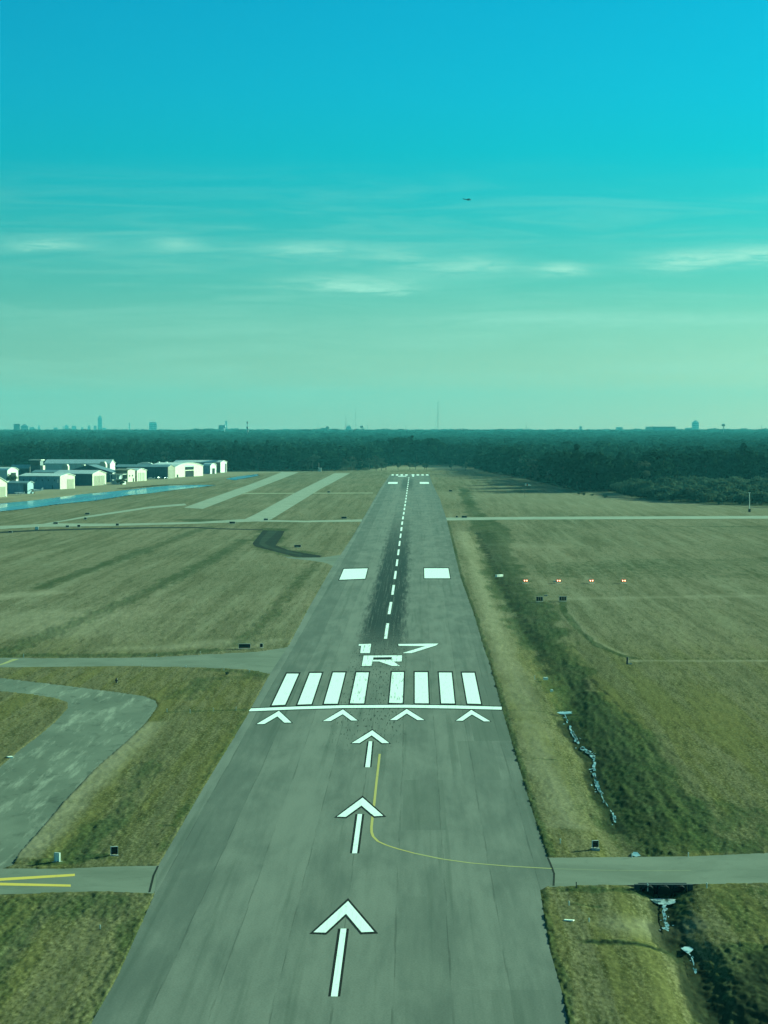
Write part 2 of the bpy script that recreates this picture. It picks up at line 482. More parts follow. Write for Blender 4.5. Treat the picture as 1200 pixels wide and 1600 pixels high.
    z = 0.03 + amp * (0.12 * streak + 0.13 * tuft + 0.05 * lump) * (0.6 + 0.9 * lush_shade)
    roll = (fbm(U / 9.0, W / 60.0, 51, 3) - 0.5) * 0.5 * sstep(0, 1, amp)
    dpave = np.ones_like(X)
    z += 0.02 * amp
    # ditch
    dz = np.zeros_like(X)
    for ln, hw, dep in (([(890, 1070), (884, 1112), (890, 1135), (913, 1171), (929, 1185), (932, 1219), (951, 1261), (966, 1296), (985, 1334)], 2.6, 0.55),
                        ([(1037, 1386), (1038, 1406), (1039, 1425), (1045, 1462), (1076, 1486), (1086, 1512), (1120, 1600), (1160, 1720)], 1.9, 0.75),
                        ([(745, 830), (770, 900), (812, 985), (850, 1040), (890, 1075)], 4.0, 0.5)):
        d = seg_dist(X, Y, gl(ln))
        dz = np.maximum(dz, dep * np.exp(-(d / hw) ** 2))
    z -= dz
    z = np.where(amp > 0.02, z, z - 0.04)
    z += terrain(Rf)
    # low under paving, with the edge drawn by the grass
    z = np.where(pave, -0.03, z)
    z = np.where(wat, -0.6, z)
    V = np.stack([X, Y, z], 1)
    V = np.vstack([V, [[0, 0, 0]]])
    ii = np.arange(nr - 1)[:, None] * na; jj = np.arange(na)[None, :]; j2 = (jj + 1) % na
    quads = np.stack([ii + jj, ii + na + jj, ii + na + j2, ii + j2], -1).reshape(-1, 4)
    me = bpy.data.meshes.new('ground')
    nq = len(quads)
    fl = np.concatenate([quads.ravel(), np.stack([np.full(na, nr * na), np.arange(na), (np.arange(na) + 1) % na], 1).ravel()])
    me.vertices.add(len(V)); me.vertices.foreach_set('co', V.astype(np.float32).ravel())
    me.loops.add(len(fl)); me.loops.foreach_set('vertex_index', fl.astype(np.int32))
    me.polygons.add(nq + na)
    me.polygons.foreach_set('loop_start', np.concatenate([np.arange(0, nq * 4, 4), nq * 4 + np.arange(0, na * 3, 3)]).astype(np.int32))
    at = me.attributes.new('cover', 'FLOAT_COLOR', 'POINT')
    c = np.stack([lush_shade, pale, mud_shade, verge], 1)
    c = np.vstack([c, [[0, 0, 0, 1]]])
    at.data.foreach_set('color', c.astype(np.float32).ravel())
    me.materials.append(ground_mat())
    me.update(calc_edges=True)
    tag(link(bpy.data.objects.new('ground', me)), kind='structure')

def ground_mat():
    m, nt, out = new_mat('winter_grass')
    b = NB(nt)
    tc = b.n('ShaderNodeTexCoord').outputs['Object']
    rt = b.mapping(tc, rot=(0, 0, RUN_AZ))
    a = b.n('ShaderNodeAttribute', attribute_name='cover')
    lush_shade, pale, mud_shade = b.sep(a.outputs['Vector'])
    big = b.noise(b.mapping(rt, (1, 0.25, 1)), 0.028, 4, 0.55)
    mow = b.noise(b.mapping(rt, (1, 0.025, 1)), 0.30, 5, 0.62)
    mid = b.noise(b.mapping(rt, (1, 0.35, 1)), 0.35, 5, 0.65, 0.4)
    strk = b.noise(b.mapping(rt, (1, 0.09, 1)), 1.05, 6, 0.68, 0.3)
    fine = b.noise(b.mapping(rt, (1, 0.28, 1)), 4.2, 4, 0.75)
    t = b.math('ADD', b.math('MULTIPLY', big, 0.40), b.math('MULTIPLY', mow, 0.32))
    t = b.math('ADD', t, b.math('MULTIPLY', mid, 0.28))
    base = b.mix(b.rng(t, 0.40, 0.60), C_OLIVE, C_TAN)
    base = b.mix(b.math('MULTIPLY', b.rng(strk, 0.47, 0.66), 0.58), base, C_DARKGRASS)
    base = b.mix(b.math('MULTIPLY', b.rng(fine, 0.50, 0.66), 0.75), base, C_STRAW)
    base = b.mix(b.math('MULTIPLY', b.rng(fine, 0.49, 0.34), 0.75), base, C_DARKGRASS)
    base = b.mix(b.math('MULTIPLY', b.rng(mow, 0.50, 0.60), 0.38), base, C_DARKGRASS)
    base = b.mix(b.math('MULTIPLY', b.rng(mow, 0.46, 0.36), 0.30), base, C_STRAW)
    brk = b.math('ADD', b.math('MULTIPLY', mid, 0.9), b.math('MULTIPLY', strk, 0.6))
    vg = b.math('MULTIPLY', a.outputs['Alpha'], b.rng(mow, 0.38, 0.60, 1.0, 0.45))
    base = b.mix(b.math('MULTIPLY', vg, 1.0), base, b.mix(1.0, base, (0.66, 0.66, 0.40), 'MULTIPLY'))
    rag = b.math('MULTIPLY', b.math('SUBTRACT', brk, 0.75), 1.7)
    lush_shade = b.math('MULTIPLY', b.rng(b.math('ADD', lush_shade, rag), 0.25, 0.80), b.rng(lush_shade, 0.05, 0.30))
    mud_shade = b.math('MULTIPLY', b.rng(b.math('ADD', mud_shade, rag), 0.30, 0.75), b.rng(mud_shade, 0.1, 0.35))
    pf = b.math('MULTIPLY', pale, b.rng(brk, 0.45, 0.9, 0.45, 1.0))
    base = b.mix(b.math('MULTIPLY', pf, 0.75), base, C_STRAW)
    lf = b.math('MULTIPLY', b.math('MULTIPLY', lush_shade, b.rng(brk, 0.45, 0.95, 1.0, 0.6)), b.rng(big, 0.35, 0.62, 1.0, 0.72))
    lcol = b.mix(b.rng(b.math('ADD', b.math('MULTIPLY', fine, 0.5), b.math('MULTIPLY', strk, 0.5)), 0.38, 0.62), C_LUSH, C_LUSH2)
    base = b.mix(lf, base, lcol)
    base = b.mix(b.math('MULTIPLY', mud_shade, b.rng(strk, 0.35, 0.65, 0.95, 0.6)), base, C_MUD_SHADE)
    b.bsdf(out, base, 1.0, 0.0)
    return m

C_TAN = (0.225, 0.176, 0.114); C_OLIVE = (0.142, 0.126, 0.076); C_STRAW = (0.33, 0.27, 0.185)
C_DARKGRASS = (0.052, 0.056, 0.022); C_LUSH = (0.014, 0.034, 0.014); C_LUSH2 = (0.050, 0.074, 0.030); C_MUD_SHADE = (0.020, 0.026, 0.016)  # last colour serves earth, litter and the corner's painted shade

# ------------------------------------------------------------------ paving
def asphalt(name, c1, c2, stain=(0.04, 0.045, 0.04), patch=0.4, aniso=(1, 1, 1), pale=None):
    m, nt, out = new_mat(name)
    b = NB(nt)
    tc = b.n('ShaderNodeTexCoord').outputs['Object']
    n1 = b.noise(b.mapping(tc, aniso), 0.12, 5, 0.6, 0.5)
    n2 = b.noise(b.mapping(tc, aniso), 0.55, 4, 0.65, 0.6)
    n3 = b.noise(tc, 9.0, 2, 0.6)
    c = b.mix(b.rng(n1, 0.32, 0.68), c1, c2)
    c = b.mix(b.math('MULTIPLY', b.rng(n2, 0.52, 0.72), patch), c, stain)
    if pale:
        n4 = b.noise(b.mapping(tc, (1, 0.09, 1), (0, 0, -0.12), loc=(31, 7, 0)), 0.6, 7, 0.68, 0.2)
        c = b.mix(b.math('MULTIPLY', b.rng(n4, 0.50, 0.70), 0.8), c, pale)
    c = b.mix(b.math('MULTIPLY', b.rng(n3, 0.3, 0.7), 0.25), c, tuple(x * 0.6 for x in c1))
    b.bsdf(out, c, 1.0, 0.02)
    return m

def runway_mat():
    m, nt, out = new_mat('runway_asphalt')
    b = NB(nt)
    uv = b.n('ShaderNodeUVMap', uv_map='UVMap').outputs[0]
    u, v, _ = b.sep(uv)
    lane = b.math('DIVIDE', b.math('ADD', u, 30.0), 3.75)
    lf = b.math('FRACT', lane)
    li = b.math('FLOOR', lane)
    wn = b.n('ShaderNodeTexWhiteNoise', noise_dimensions='1D'); b.put(wn.inputs['W'], li)
    tone = wn.outputs['Value']
    n1 = b.noise(b.comb(u, b.math('MULTIPLY', v, 0.18)), 0.22, 5, 0.6, 0.4)
    n2 = b.noise(b.comb(u, b.math('MULTIPLY', v, 0.05)), 1.1, 4, 0.6, 0.2)
    n3 = b.noise(b.comb(u, b.math('MULTIPLY', v, 0.5)), 7.0, 2, 0.6)
    t = b.math('ADD', b.math('MULTIPLY', n1, 0.55), b.math('ADD', b.math('MULTIPLY', n2, 0.28), b.math('MULTIPLY', tone, 0.17)))
    c = b.mix(b.rng(t, 0.32, 0.68), (0.112, 0.118, 0.102), (0.205, 0.196, 0.168))
    # darker repaired panels, mostly on the right of the old overrun
    br = b.n('ShaderNodeTexBrick')
    b.put(br.inputs['Vector'], b.comb(b.math('DIVIDE', u, 4.0), b.math('DIVIDE', v, 34.0)))
    br.inputs['Color1'].default_value = (0, 0, 0, 1); br.inputs['Color2'].default_value = (1, 1, 1, 1)
    br.inputs['Scale'].default_value = 1.0; br.inputs['Mortar Size'].default_value = 0.0
    br.inputs['Brick Width'].default_value = 1.0; br.inputs['Row Height'].default_value = 1.0
    bw = b.rng(br.outputs[0], 0.55, 1.0)
    zone = b.math('MULTIPLY', b.rng(u, 1.0, 6.0), b.rng(v, 430.0, 330.0))
    pf = b.math('MULTIPLY', b.math('MULTIPLY', bw, zone), b.rng(n1, 0.35, 0.65))
    c = b.mix(b.math('MULTIPLY', pf, 0.55), c, (0.040, 0.062, 0.046))
    # long faint dark drags
    drag = b.noise(b.comb(u, b.math('MULTIPLY', v, 0.012)), 0.9, 3, 0.55)
    c = b.mix(b.math('MULTIPLY', b.rng(drag, 0.54, 0.72), 0.4), c, (0.06, 0.078, 0.06))
    # paving seams
    sd = b.math('MINIMUM', lf, b.math('SUBTRACT', 1.0, lf))
    sn = b.noise(b.comb(b.math('MULTIPLY', li, 7.3), b.math('MULTIPLY', v, 0.06)), 1.0, 3, 0.6)
    seam = b.math('MULTIPLY', b.rng(sd, 0.030, 0.010), b.rng(sn, 0.44, 0.60))
    seam = b.math('MULTIPLY', seam, b.rng(v, 620.0, 250.0, 0.12, 0.42))
    c = b.mix(seam, c, (0.030, 0.038, 0.03))
    # tyre rubber in the touchdown zone and at the far end
    uc = b.math('ABSOLUTE', b.math('ADD', u, 0.6))
    ru = b.rng(b.math('ADD', uc, b.math('MULTIPLY', b.math('SUBTRACT', n2, 0.5), 4.0)), 4.9, 2.6)
    rv = b.math('MULTIPLY', b.rng(v, 375.0, 500.0), b.rng(v, 1250.0, 680.0))
    rv2 = b.math('MULTIPLY', b.math('MULTIPLY', b.rng(v, 1500.0, 1720.0), b.rng(v, 2060.0, 1850.0)), 0.6)
    rs = b.noise(b.comb(u, b.math('MULTIPLY', v, 0.004)), 3.4, 5, 0.75)
    rsf = b.noise(b.comb(u, b.math('MULTIPLY', v, 0.03)), 9.0, 2, 0.7)
    rb = b.math('MULTIPLY', ru, b.math('ADD', rv, rv2))
    rk = b.math('ADD', b.math('MULTIPLY', rs, 0.7), b.math('MULTIPLY', rsf, 0.3))
    rf = b.math('MULTIPLY', rb, b.rng(rk, 0.37, 0.48, 0.22, 1.0))
    c = b.mix(b.math('MULTIPLY', rf, 0.97), c, (0.008, 0.022, 0.024))
    # single short skids nearer the camera
    sk = b.noise(b.comb(u, b.math('MULTIPLY', v, 0.045)), 5.5, 1, 0.5)
    sz = b.math('MULTIPLY', b.rng(uc, 5.5, 3.0), b.math('MULTIPLY', b.rng(v, 285.0, 330.0), b.rng(v, 560.0, 430.0)))
    c = b.mix(b.math('MULTIPLY', b.rng(sk, 0.62, 0.66), b.math('MULTIPLY', sz, 0.85)), c, (0.008, 0.014, 0.012))
    c = b.mix(b.math('MULTIPLY', b.rng(n3, 0.3, 0.7), 0.22), c, (0.045, 0.055, 0.045))
    b.bsdf(out, c, 1.0, 0.02)
    return m

def paint(name, col, worn=0.25, under=(0.1, 0.12, 0.1), skid=0.0):
    m, nt, out = new_mat(name)
    b = NB(nt)
    tc = b.n('ShaderNodeTexCoord').outputs['Object']
    rt = b.mapping(tc, rot=(0, 0, RUN_AZ))
    n = b.noise(b.mapping(rt, (1, 0.3, 1)), 1.6, 5, 0.7)
    f = b.math('MULTIPLY', b.rng(n, 0.56, 0.78), worn)
    c = b.mix(f, col, under)
    if skid:
        s = b.noise(b.mapping(rt, (1, 0.03, 1)), 4.0, 3, 0.6)
        c = b.mix(b.math('MULTIPLY', b.rng(s, 0.56, 0.66), skid), c, (0.06, 0.08, 0.075))
    b.bsdf(out, c, 1.0, 0.02)
    return m

def poly_obj(name, px, z, mat, parent=None):
    bm_v = [gp(x, y, z) for x, y in px]
    import bmesh
    me = bpy.data.meshes.new(name)
    bm = bmesh.new()
    vs = [bm.verts.new(p) for p in bm_v]
    f = bm.faces.new(vs)
    f.normal_update()
    if f.normal.z < 0:
        f.normal_flip()
    bmesh.ops.triangulate(bm, faces=bm.faces[:])
    bm.to_mesh(me); bm.free()
    me.materials.append(mat)
    o = link(bpy.data.objects.new(name, me))
    if parent is not None:
        o.parent = parent
    return o

def offset(px, d):
    P = [Vector(p) for p in px]
    n = len(P)
    area = sum(P[i].x * P[(i + 1) % n].y - P[(i + 1) % n].x * P[i].y for i in range(n))
    s = 1 if area > 0 else -1
    out = []
    for i in range(n):
        a = (P[i] - P[i - 1]).normalized(); b = (P[(i + 1) % n] - P[i]).normalized()
        na = Vector((a.y, -a.x)) * s; nb = Vector((b.y, -b.x)) * s
        m = (na + nb)
        k = d / max(0.35, (1 + na.dot(nb)))
        out.append(tuple(P[i] + m * k))
    return out

def cx_at(y):
    return float(np.interp(y, [p[1] for p in CENTRE], [p[0] for p in CENTRE]))

def build_paving():
    grey = asphalt('taxiway_asphalt', (0.150, 0.155, 0.122), (0.20, 0.20, 0.16), (0.10, 0.108, 0.085), 0.3)
    old = asphalt('old_concrete', (0.125, 0.135, 0.105), (0.18, 0.185, 0.145), (0.055, 0.065, 0.05), 0.6, (1, 0.3, 1), (0.36, 0.34, 0.27))
    conc = asphalt('pale_concrete', (0.26, 0.26, 0.20), (0.34, 0.33, 0.26), (0.16, 0.17, 0.13), 0.3)
    dirt = asphalt('track_dirt', (0.30, 0.27, 0.18), (0.36, 0.32, 0.22), (0.2, 0.19, 0.12), 0.3)
    mats = {'old_taxiway': old, 'parallel_runway': conc, 'parallel_taxiway': conc, 'dirt_track': dirt, 'dark_track': asphalt('dark_paving', (0.007, 0.011, 0.008), (0.016, 0.020, 0.014), (0.03, 0.04, 0.025), 0.25), 'drainage_path': asphalt('dark_sludge', (0.010, 0.014, 0.010), (0.02, 0.026, 0.018), (0.04, 0.05, 0.03), 0.4), 'far_right_taxiway': conc, 'far_left_taxiway': conc}
    zs = {'old_taxiway': 0.006, 'parallel_runway': 0.012, 'parallel_taxiway': 0.016, 'dark_track': 0.006, 'drainage_path': 0.007}
    obs = {}
    for k, px in PAVE.items():
        obs[k] = tag(poly_obj(k, px, zs.get(k, 0.010), mats.get(k, grey)), kind='structure')
    mid = poly_obj('worn_middle', [(420, 829.2), (434, 829.6), (424, 839), (413, 848.5), (421, 853.2), (446, 860), (474, 866.4), (470, 867.6), (440, 862), (413, 855), (404.5, 849.5), (409, 841)], 0.010, asphalt('track_middle', (0.016, 0.022, 0.015), (0.034, 0.044, 0.027)), obs['dark_track'])
    # runway strip with its own lengthwise coordinates
    ys = np.concatenate([np.arange(741, 800, 1.5), np.arange(800, 1000, 4.0), np.arange(1000, 1830, 8.0), [1338, 1364, 1381, 1391, 1830]])
    ys = np.unique(ys)
    NC = 10
    V, UV = [], []
    for y in ys:
        xl = np.interp(y, [p[1] for p in RW_L], [p[0] for p in RW_L]); xr = np.interp(y, [p[1] for p in RW_R], [p[0] for p in RW_R])
        xc = cx_at(y)
        for i in range(NC + 1):
            x = xl + (xr - xl) * i / NC
            p = gp(x, y, 0.014)
            V.append(p); UV.append(((x - xc) / ppm(y), H * F / (y - YH)))
    Fc = [(r * (NC + 1) + i, (r + 1) * (NC + 1) + i, (r + 1) * (NC + 1) + i + 1, r * (NC + 1) + i + 1) for r in range(len(ys) - 1) for i in range(NC)]
    rw = mesh_obj('runway', V, Fc, runway_mat())
    uvl = rw.data.uv_layers.new(name='UVMap')
    for lp in rw.data.loops:
        uvl.data[lp.index].uv = UV[lp.vertex_index]
    tag(rw, kind='structure')
    W = paint('white_paint', (0.84, 0.84, 0.80), 0.42, skid=0.12)
    WS = paint('white_paint_skidded', (0.84, 0.84, 0.80), 0.45, skid=0.6)
    K = paint('black_paint', (0.010, 0.011, 0.011), 0.1)
    Yl = paint('yellow_paint', (0.66, 0.43, 0.09), 0.35)
    Yp = paint('pale_yellow_paint', (0.48, 0.36, 0.12), 0.6)
    Yw = paint('worn_yellow_paint', (0.36, 0.31, 0.14), 0.7)
    def mark(name, px, o=0.0, mat=W, parent=rw, zb=0.018, zw=0.022):
        t = poly_obj(name, px, zw, mat, parent)
        if o:
            poly_obj('black_border', offset(px, o * 1.45), zb, K, t)
        return t
    # threshold stripes
    ST8 = [[(448.2, 1052.6), (466.7, 1052.6), (445.5, 1101), (424.6, 1102)], [(484.1, 1051.6), (502.8, 1051.6), (486.7, 1100), (464.9, 1100.8)],
           [(520.3, 1050.9), (539.5, 1050.9), (527.6, 1099.3), (506.1, 1099.5)], [(556.9, 1050.7), (576.2, 1050.7), (568.8, 1098.9), (546.8, 1098.9)],
           [(612.5, 1050.2), (631, 1050.2), (629.1, 1098.6), (608, 1098)], [(648.2, 1050.4), (668, 1050.4), (669.8, 1098.8), (648.2, 1098.6)],
           [(685.8, 1050.9), (705.6, 1050.9), (710.5, 1099.1), (689.5, 1098.8)], [(722, 1051.3), (741.3, 1051.3), (751.4, 1099.7), (730.3, 1099.1)]]
    for i, q in enumerate(ST8):
        mark('threshold_stripe', q, 1.5, WS if i in (3, 4) else W)
    mark('threshold_bar', [(389.3, 1107), (460, 1104), (535.8, 1101.9), (635, 1101.2), (710, 1102.2), (783.9, 1104.3), (783.9, 1108.8), (710, 1107), (635, 1105.7), (535.8, 1106.2), (460, 1108.4), (388.8, 1111.4)], 0.9)
    CH = [[(435.9, 1110.7), (455.5, 1129), (444.2, 1129), (433.5, 1119.3), (413, 1131.2), (401, 1131.2)],
          [(535.8, 1108.4), (558.8, 1125.7), (548.7, 1125.7), (535.5, 1115.8), (516.6, 1126.6), (504.7, 1126.6)],
          [(635.5, 1107.8), (662.9, 1125), (652.4, 1125), (635.5, 1114.7), (620, 1125), (609.3, 1125)],
          [(736.4, 1109.2), (766.1, 1127), (756, 1127), (737.3, 1116.2), (723, 1126), (712.4, 1126)]]
    for q in CH:
        mark('chevron', q, 1.0)
    AR = [([(581.7, 1141), (608.3, 1161), (597, 1161), (580.7, 1148.8), (561.8, 1161), (549.6, 1161)], 1.2, [(576.2, 1158.3), (581.7, 1158.3), (578, 1198.7), (570.7, 1198.7)], 1.9),
          ([(566.6, 1246.3), (598.7, 1274.5), (584.7, 1275.2), (564.8, 1258.5), (540.3, 1276.2), (526.3, 1276)], 1.7, [(558.8, 1271.9), (565.8, 1271.9), (557.8, 1333.2), (550.3, 1333.2)], 2.7),
          ([(543.8, 1407.8), (584.4, 1455.6), (565, 1456.5), (540.6, 1427.5), (508.8, 1457), (490, 1456.5)], 2.2, [(532.3, 1450.9), (541.3, 1450.9), (527.5, 1556.9), (517, 1556.9)], 3.2)]
    for hd, o1, sh, o2 in AR:
        mark('arrow_head', hd, o1, zb=0.026, zw=0.030)
        t = poly_obj('arrow_shaft', sh, 0.022, W, rw)
        a, b_, c, d = sh
        poly_obj('black_border', [(a[0] - o2 * 1.3, a[1]), (b_[0] + o2 * 1.3, b_[1]), (c[0] + o2 * 1.3, c[1]), (d[0] - o2 * 1.3, d[1])], 0.018, K, t)
    z2 = lambda l: [(480 + x / 4.2857, 840 + y / 4.2857) for x, y in l]
    mark('runway_number', z2([(345, 713), (428, 711), (420, 773), (355, 773), (361, 724), (344, 724)]), 0.5, WS)
    mark('runway_number', z2([(610, 712), (880, 709), (862, 722), (700, 773), (638, 773), (792, 726), (612, 724)]), 0.5)
    R_out = z2([(378, 790), (636, 788), (633, 829), (578, 830), (622, 859), (568, 859), (480, 829), (437, 829), (432, 859), (365, 859)])
    t = mark('runway_letter', R_out, 0.6, WS)
    poly_obj('letter_gap', z2([(443, 802), (568, 800), (564, 817), (441, 818)]), 0.026, K, t)
    mark('aiming_block', z2([(245, 210), (405, 206), (388, 275), (215, 282)]), 0.9)
    mark('aiming_block', z2([(783, 205), (945, 205), (957, 272), (785, 272)]), 0.9)
    mark('aiming_block', [(607.2, 753.0), (621.6, 753.0), (621.0, 756.0), (605.8, 756.0)], 0.3)
    mark('aiming_block', [(655.6, 753.0), (669.8, 753.0), (670.6, 756.0), (656.0, 756.0)], 0.3)
    for a, c in ((312, 332), (352, 374), (396, 418), (440, 462), (500, 524), (545, 569), (590, 612), (632, 656)):
        x0, x1 = 560 + a / 6, 560 + c / 6
        k = (640 - x0) * 0.02
        mark('threshold_stripe', [(x0, 741.1), (x1, 741.1), (x1 - k * 0.6, 743.0), (x0 - k * 0.6, 743.0)], 0)
    poly_obj('faded_marking', [(622, 743.6), (635, 743.6), (635, 744.6), (622, 744.6)], 0.022, W, rw)
    poly_obj('faded_marking', [(644, 743.4), (647, 743.4), (647, 744.8), (644, 744.8)], 0.022, W, rw)
    d = 456.0
    while d < 2000:
        y0, y1 = YH + H * F / d, YH + H * F / (d + 36.6)
        hw = 0.27 if d < 900 else 0.32
        a, b_ = hw * ppm(y0), hw * ppm(y1)
        mark('centreline_dash', [(cx_at(y1) - b_, y1), (cx_at(y1) + b_, y1), (cx_at(y0) + a, y0), (cx_at(y0) - a, y0)], 0.3 if d < 900 else 0, WS if d < 800 else W)
        d += 61.0
    ln = [(593.3, 1178), (590.8, 1200), (588.2, 1222), (584.7, 1255), (582, 1277), (580.4, 1292), (580.6, 1300), (583, 1307), (590.5, 1314.5), (603.3, 1320.3), (622, 1326.3), (647, 1333), (690, 1342), (735, 1348.3),
          (796, 1353.4), (862, 1357)]
    def ribbon(name, line, w, mat, z, parent):
        P = [gp(x, y, z) for x, y in line]
        V, Fc = [], []
        for i, p in enumerate(P):
            t = (P[min(i + 1, len(P) - 1)] - P[max(i - 1, 0)]).normalized()
            n = Vector((-t.y, t.x, 0)) * w / 2
            V += [p - n, p + n]
        Fc = [(2 * i, 2 * i + 2, 2 * i + 3, 2 * i + 1) for i in range(len(P) - 1)]
        return mesh_obj(name, V, Fc, mat, parent)
    ribbon('lead_off_line', ln[:12], 0.24, Yp, 0.022, rw)
    ribbon('worn_lead_off_line', ln[11:], 0.36, Yw, 0.0222, rw)
    ribbon('taxi_line', [(866, 1357.2), (940, 1359.6), (1010, 1360.3), (1080, 1360)], 0.5, asphalt('worn_line', (0.2, 0.2, 0.14), (0.24, 0.23, 0.16)), 0.016, obs['lower_right_taxiway'])
    seamm = asphalt('joint_tar', (0.014, 0.018, 0.015), (0.02, 0.024, 0.02))
    ribbon('joint', [(247, 1353), (240, 1368), (233.5, 1394)], 0.16, seamm, 0.0185, rw)
    ribbon('joint', [(856, 1340), (861, 1352), (865.8, 1365), (865, 1384)], 0.16, seamm, 0.0185, rw)
    lt = obs['lower_left_taxiway']
    for q in ([(-60, 1378), (0, 1372), (117, 1365.2), (117, 1368.8), (0, 1376.2), (-60, 1382)], [(-60, 1378.3), (0, 1379.2), (110.5, 1382), (110.5, 1385.4), (0, 1383.4), (-60, 1382.6)]):
        poly_obj('taxi_line', q, 0.016 if q[1][1] < 1375 else 0.020, Yl, lt)
    poly_obj('hold_line', [(-40, 1041), (0, 1038), (20, 1029.5), (30, 1029.5), (12, 1036), (-10, 1042.5)], 0.016, Yw, obs['middle_taxiway'])

# ------------------------------------------------------------------ water
def water_mat():
    m, nt, out = new_mat('pond_water')
    b = NB(nt)
    tc = b.n('ShaderNodeTexCoord').outputs['Object']
    n = b.noise(b.mapping(tc, (1, 0.4, 1)), 0.5, 3, 0.6)
    g = b.noise(b.mapping(tc, (1, 0.12, 1)), 0.03, 3, 0.6)
    b.bsdf(out, (0.05, 0.12, 0.14), b.rng(g, 0.42, 0.6, 0.12, 0.32), 0.5, n, 0.25, 0.5)
    return m

def glare_water_mat():
    m, nt, out = new_mat('painted_glare_water')
    b = NB(nt)
    tc = b.n('ShaderNodeTexCoord').outputs['Object']
    n = b.noise(b.mapping(tc, (1, 0.35, 1)), 1.6, 5, 0.7)
    n2 = b.noise(b.mapping(tc, (1, 0.5, 1), loc=(5, 9, 0)), 0.8, 4, 0.6)
    c = b.mix(b.rng(n2, 0.38, 0.6), (0.50, 0.53, 0.50), (0.16, 0.22, 0.23))  # pale tone paints the bright sky reflection into the water colour
    c = b.mix(b.rng(n, 0.50, 0.58), c, (0.025, 0.04, 0.02))
    b.bsdf(out, c, 0.3, 0.5, n2, 0.1, 0.3)
    return m

def build_water():
    wm = water_mat()
    dm = glare_water_mat()
    tag(poly_obj('pond_water', POND, -0.05, wm), kind='structure')
    tag(poly_obj('pond_water', POND2, -0.03, wm), kind='structure')
    def puddles(line, zd, seed, fill):
        # broken slivers of standing water strung along the bottom of the ditch
        rj = random.Random(seed)
        V, Fc = [], []
        def blob(x, y, lx, ly, slant):
            n = 11
            c = len(V)
            ph = rj.uniform(0, 6.28)
            for k in range(n):
                t = 2 * math.pi * k / n
                r = 1 + 0.35 * math.sin(2 * t + ph) + rj.uniform(-0.3, 0.3)
                V.append(gp(x + lx * r * math.cos(t) + slant * ly * r * math.sin(t), y + ly * r * math.sin(t), zd))
            Fc.append(tuple(range(c + n - 1, c - 1, -1)))
        for (x0, y0, w0), (x1, y1, w1) in zip(line[:-1], line[1:]):
            seg = math.hypot(x1 - x0, y1 - y0)
            sl = (x1 - x0) / (y1 - y0) if abs(y1 - y0) > 0.5 else 0
            t = 0.0
            while t < 1:
                w = w0 + (w1 - w0) * t
                if rj.random() < fill:
                    blob(x0 + (x1 - x0) * t + rj.uniform(-1, 1) * w * 0.5, y0 + (y1 - y0) * t, w * rj.uniform(0.35, 0.85), rj.uniform(1.6, 4.2), sl)
                if rj.random() < 0.28:
                    blob(x0 + (x1 - x0) * t + rj.choice((-1, 1)) * w * rj.uniform(1.2, 2.6), y0 + (y1 - y0) * t, rj.uniform(0.5, 1.6), rj.uniform(0.4, 1.1), sl)
                t += rj.uniform(3.0, 5.0) / max(seg, 1)
        return tag(mesh_obj('ditch_water', V, Fc, dm), kind='structure')
    tag(poly_obj('ditch_water', [(870, 1113.2), (876, 1111.8), (888, 1111.5), (899, 1112.3), (894, 1114.6), (884, 1116), (875, 1115.6)], -0.40, dm), kind='structure')
    puddles([(884, 1121, 1.4), (888, 1131, 2.6), (892, 1140, 3.2), (901, 1157, 3.6), (912, 1170, 5.0), (927, 1181, 5.5), (929, 1188, 3.0), (928, 1202, 2.6), (931, 1219, 4.6), (937, 1239, 3.2)], -0.40, 5, 0.86)
    puddles([(937, 1239, 2.4), (945, 1253, 1.6), (953, 1264, 1.2), (961, 1279, 3.4), (966, 1294, 2.8)], -0.40, 8, 0.55)
    tag(poly_obj('ditch_water', [(986, 1336), (990, 1331), (996, 1331.5), (1001, 1337), (994, 1338.6)], -0.38, dm), kind='structure')
    tag(poly_obj('ditch_water', [(1015, 1404.5), (1036, 1403.5), (1060, 1405.5), (1054, 1411), (1045, 1413.5), (1030, 1413), (1022, 1410)], -0.5, dm), kind='structure')
    puddles([(1038, 1416, 8), (1039, 1424, 5), (1039, 1438, 2.4), (1041, 1446, 4.5), (1046, 1456, 6.5)], -0.5, 3, 0.9)
    tag(poly_obj('ditch_water', [(1064, 1481.5), (1070, 1479), (1078, 1479.5), (1084, 1483), (1080, 1487), (1075, 1490), (1069, 1486)], -0.5, dm), kind='structure')
    puddles([(1078, 1491, 1.6), (1083, 1502, 1.8), (1086, 1518, 2.0)], -0.5, 4, 0.6)

# ------------------------------------------------------------------ trees
def clump_quads(P, N, S, rng):
    """one small bent leaf clump (2 triangles) per point"""
    n = len(P)
    A = np.cross(N, rng.normal(size=(n, 3))); A /= np.linalg.norm(A, axis=1, keepdims=True) + 1e-9
    B = np.cross(N, A)
    s = S[:, None]
    k = rng.uniform(0.7, 1.3, (n, 4, 1))
    q = np.stack([P - A * s * k[:, 0], P - B * s * k[:, 1] * 0.8 + N * s * 0.25, P + A * s * k[:, 2], P + B * s * k[:, 3] * 0.8 + N * s * 0.15], 1)
    return q.reshape(-1, 3)

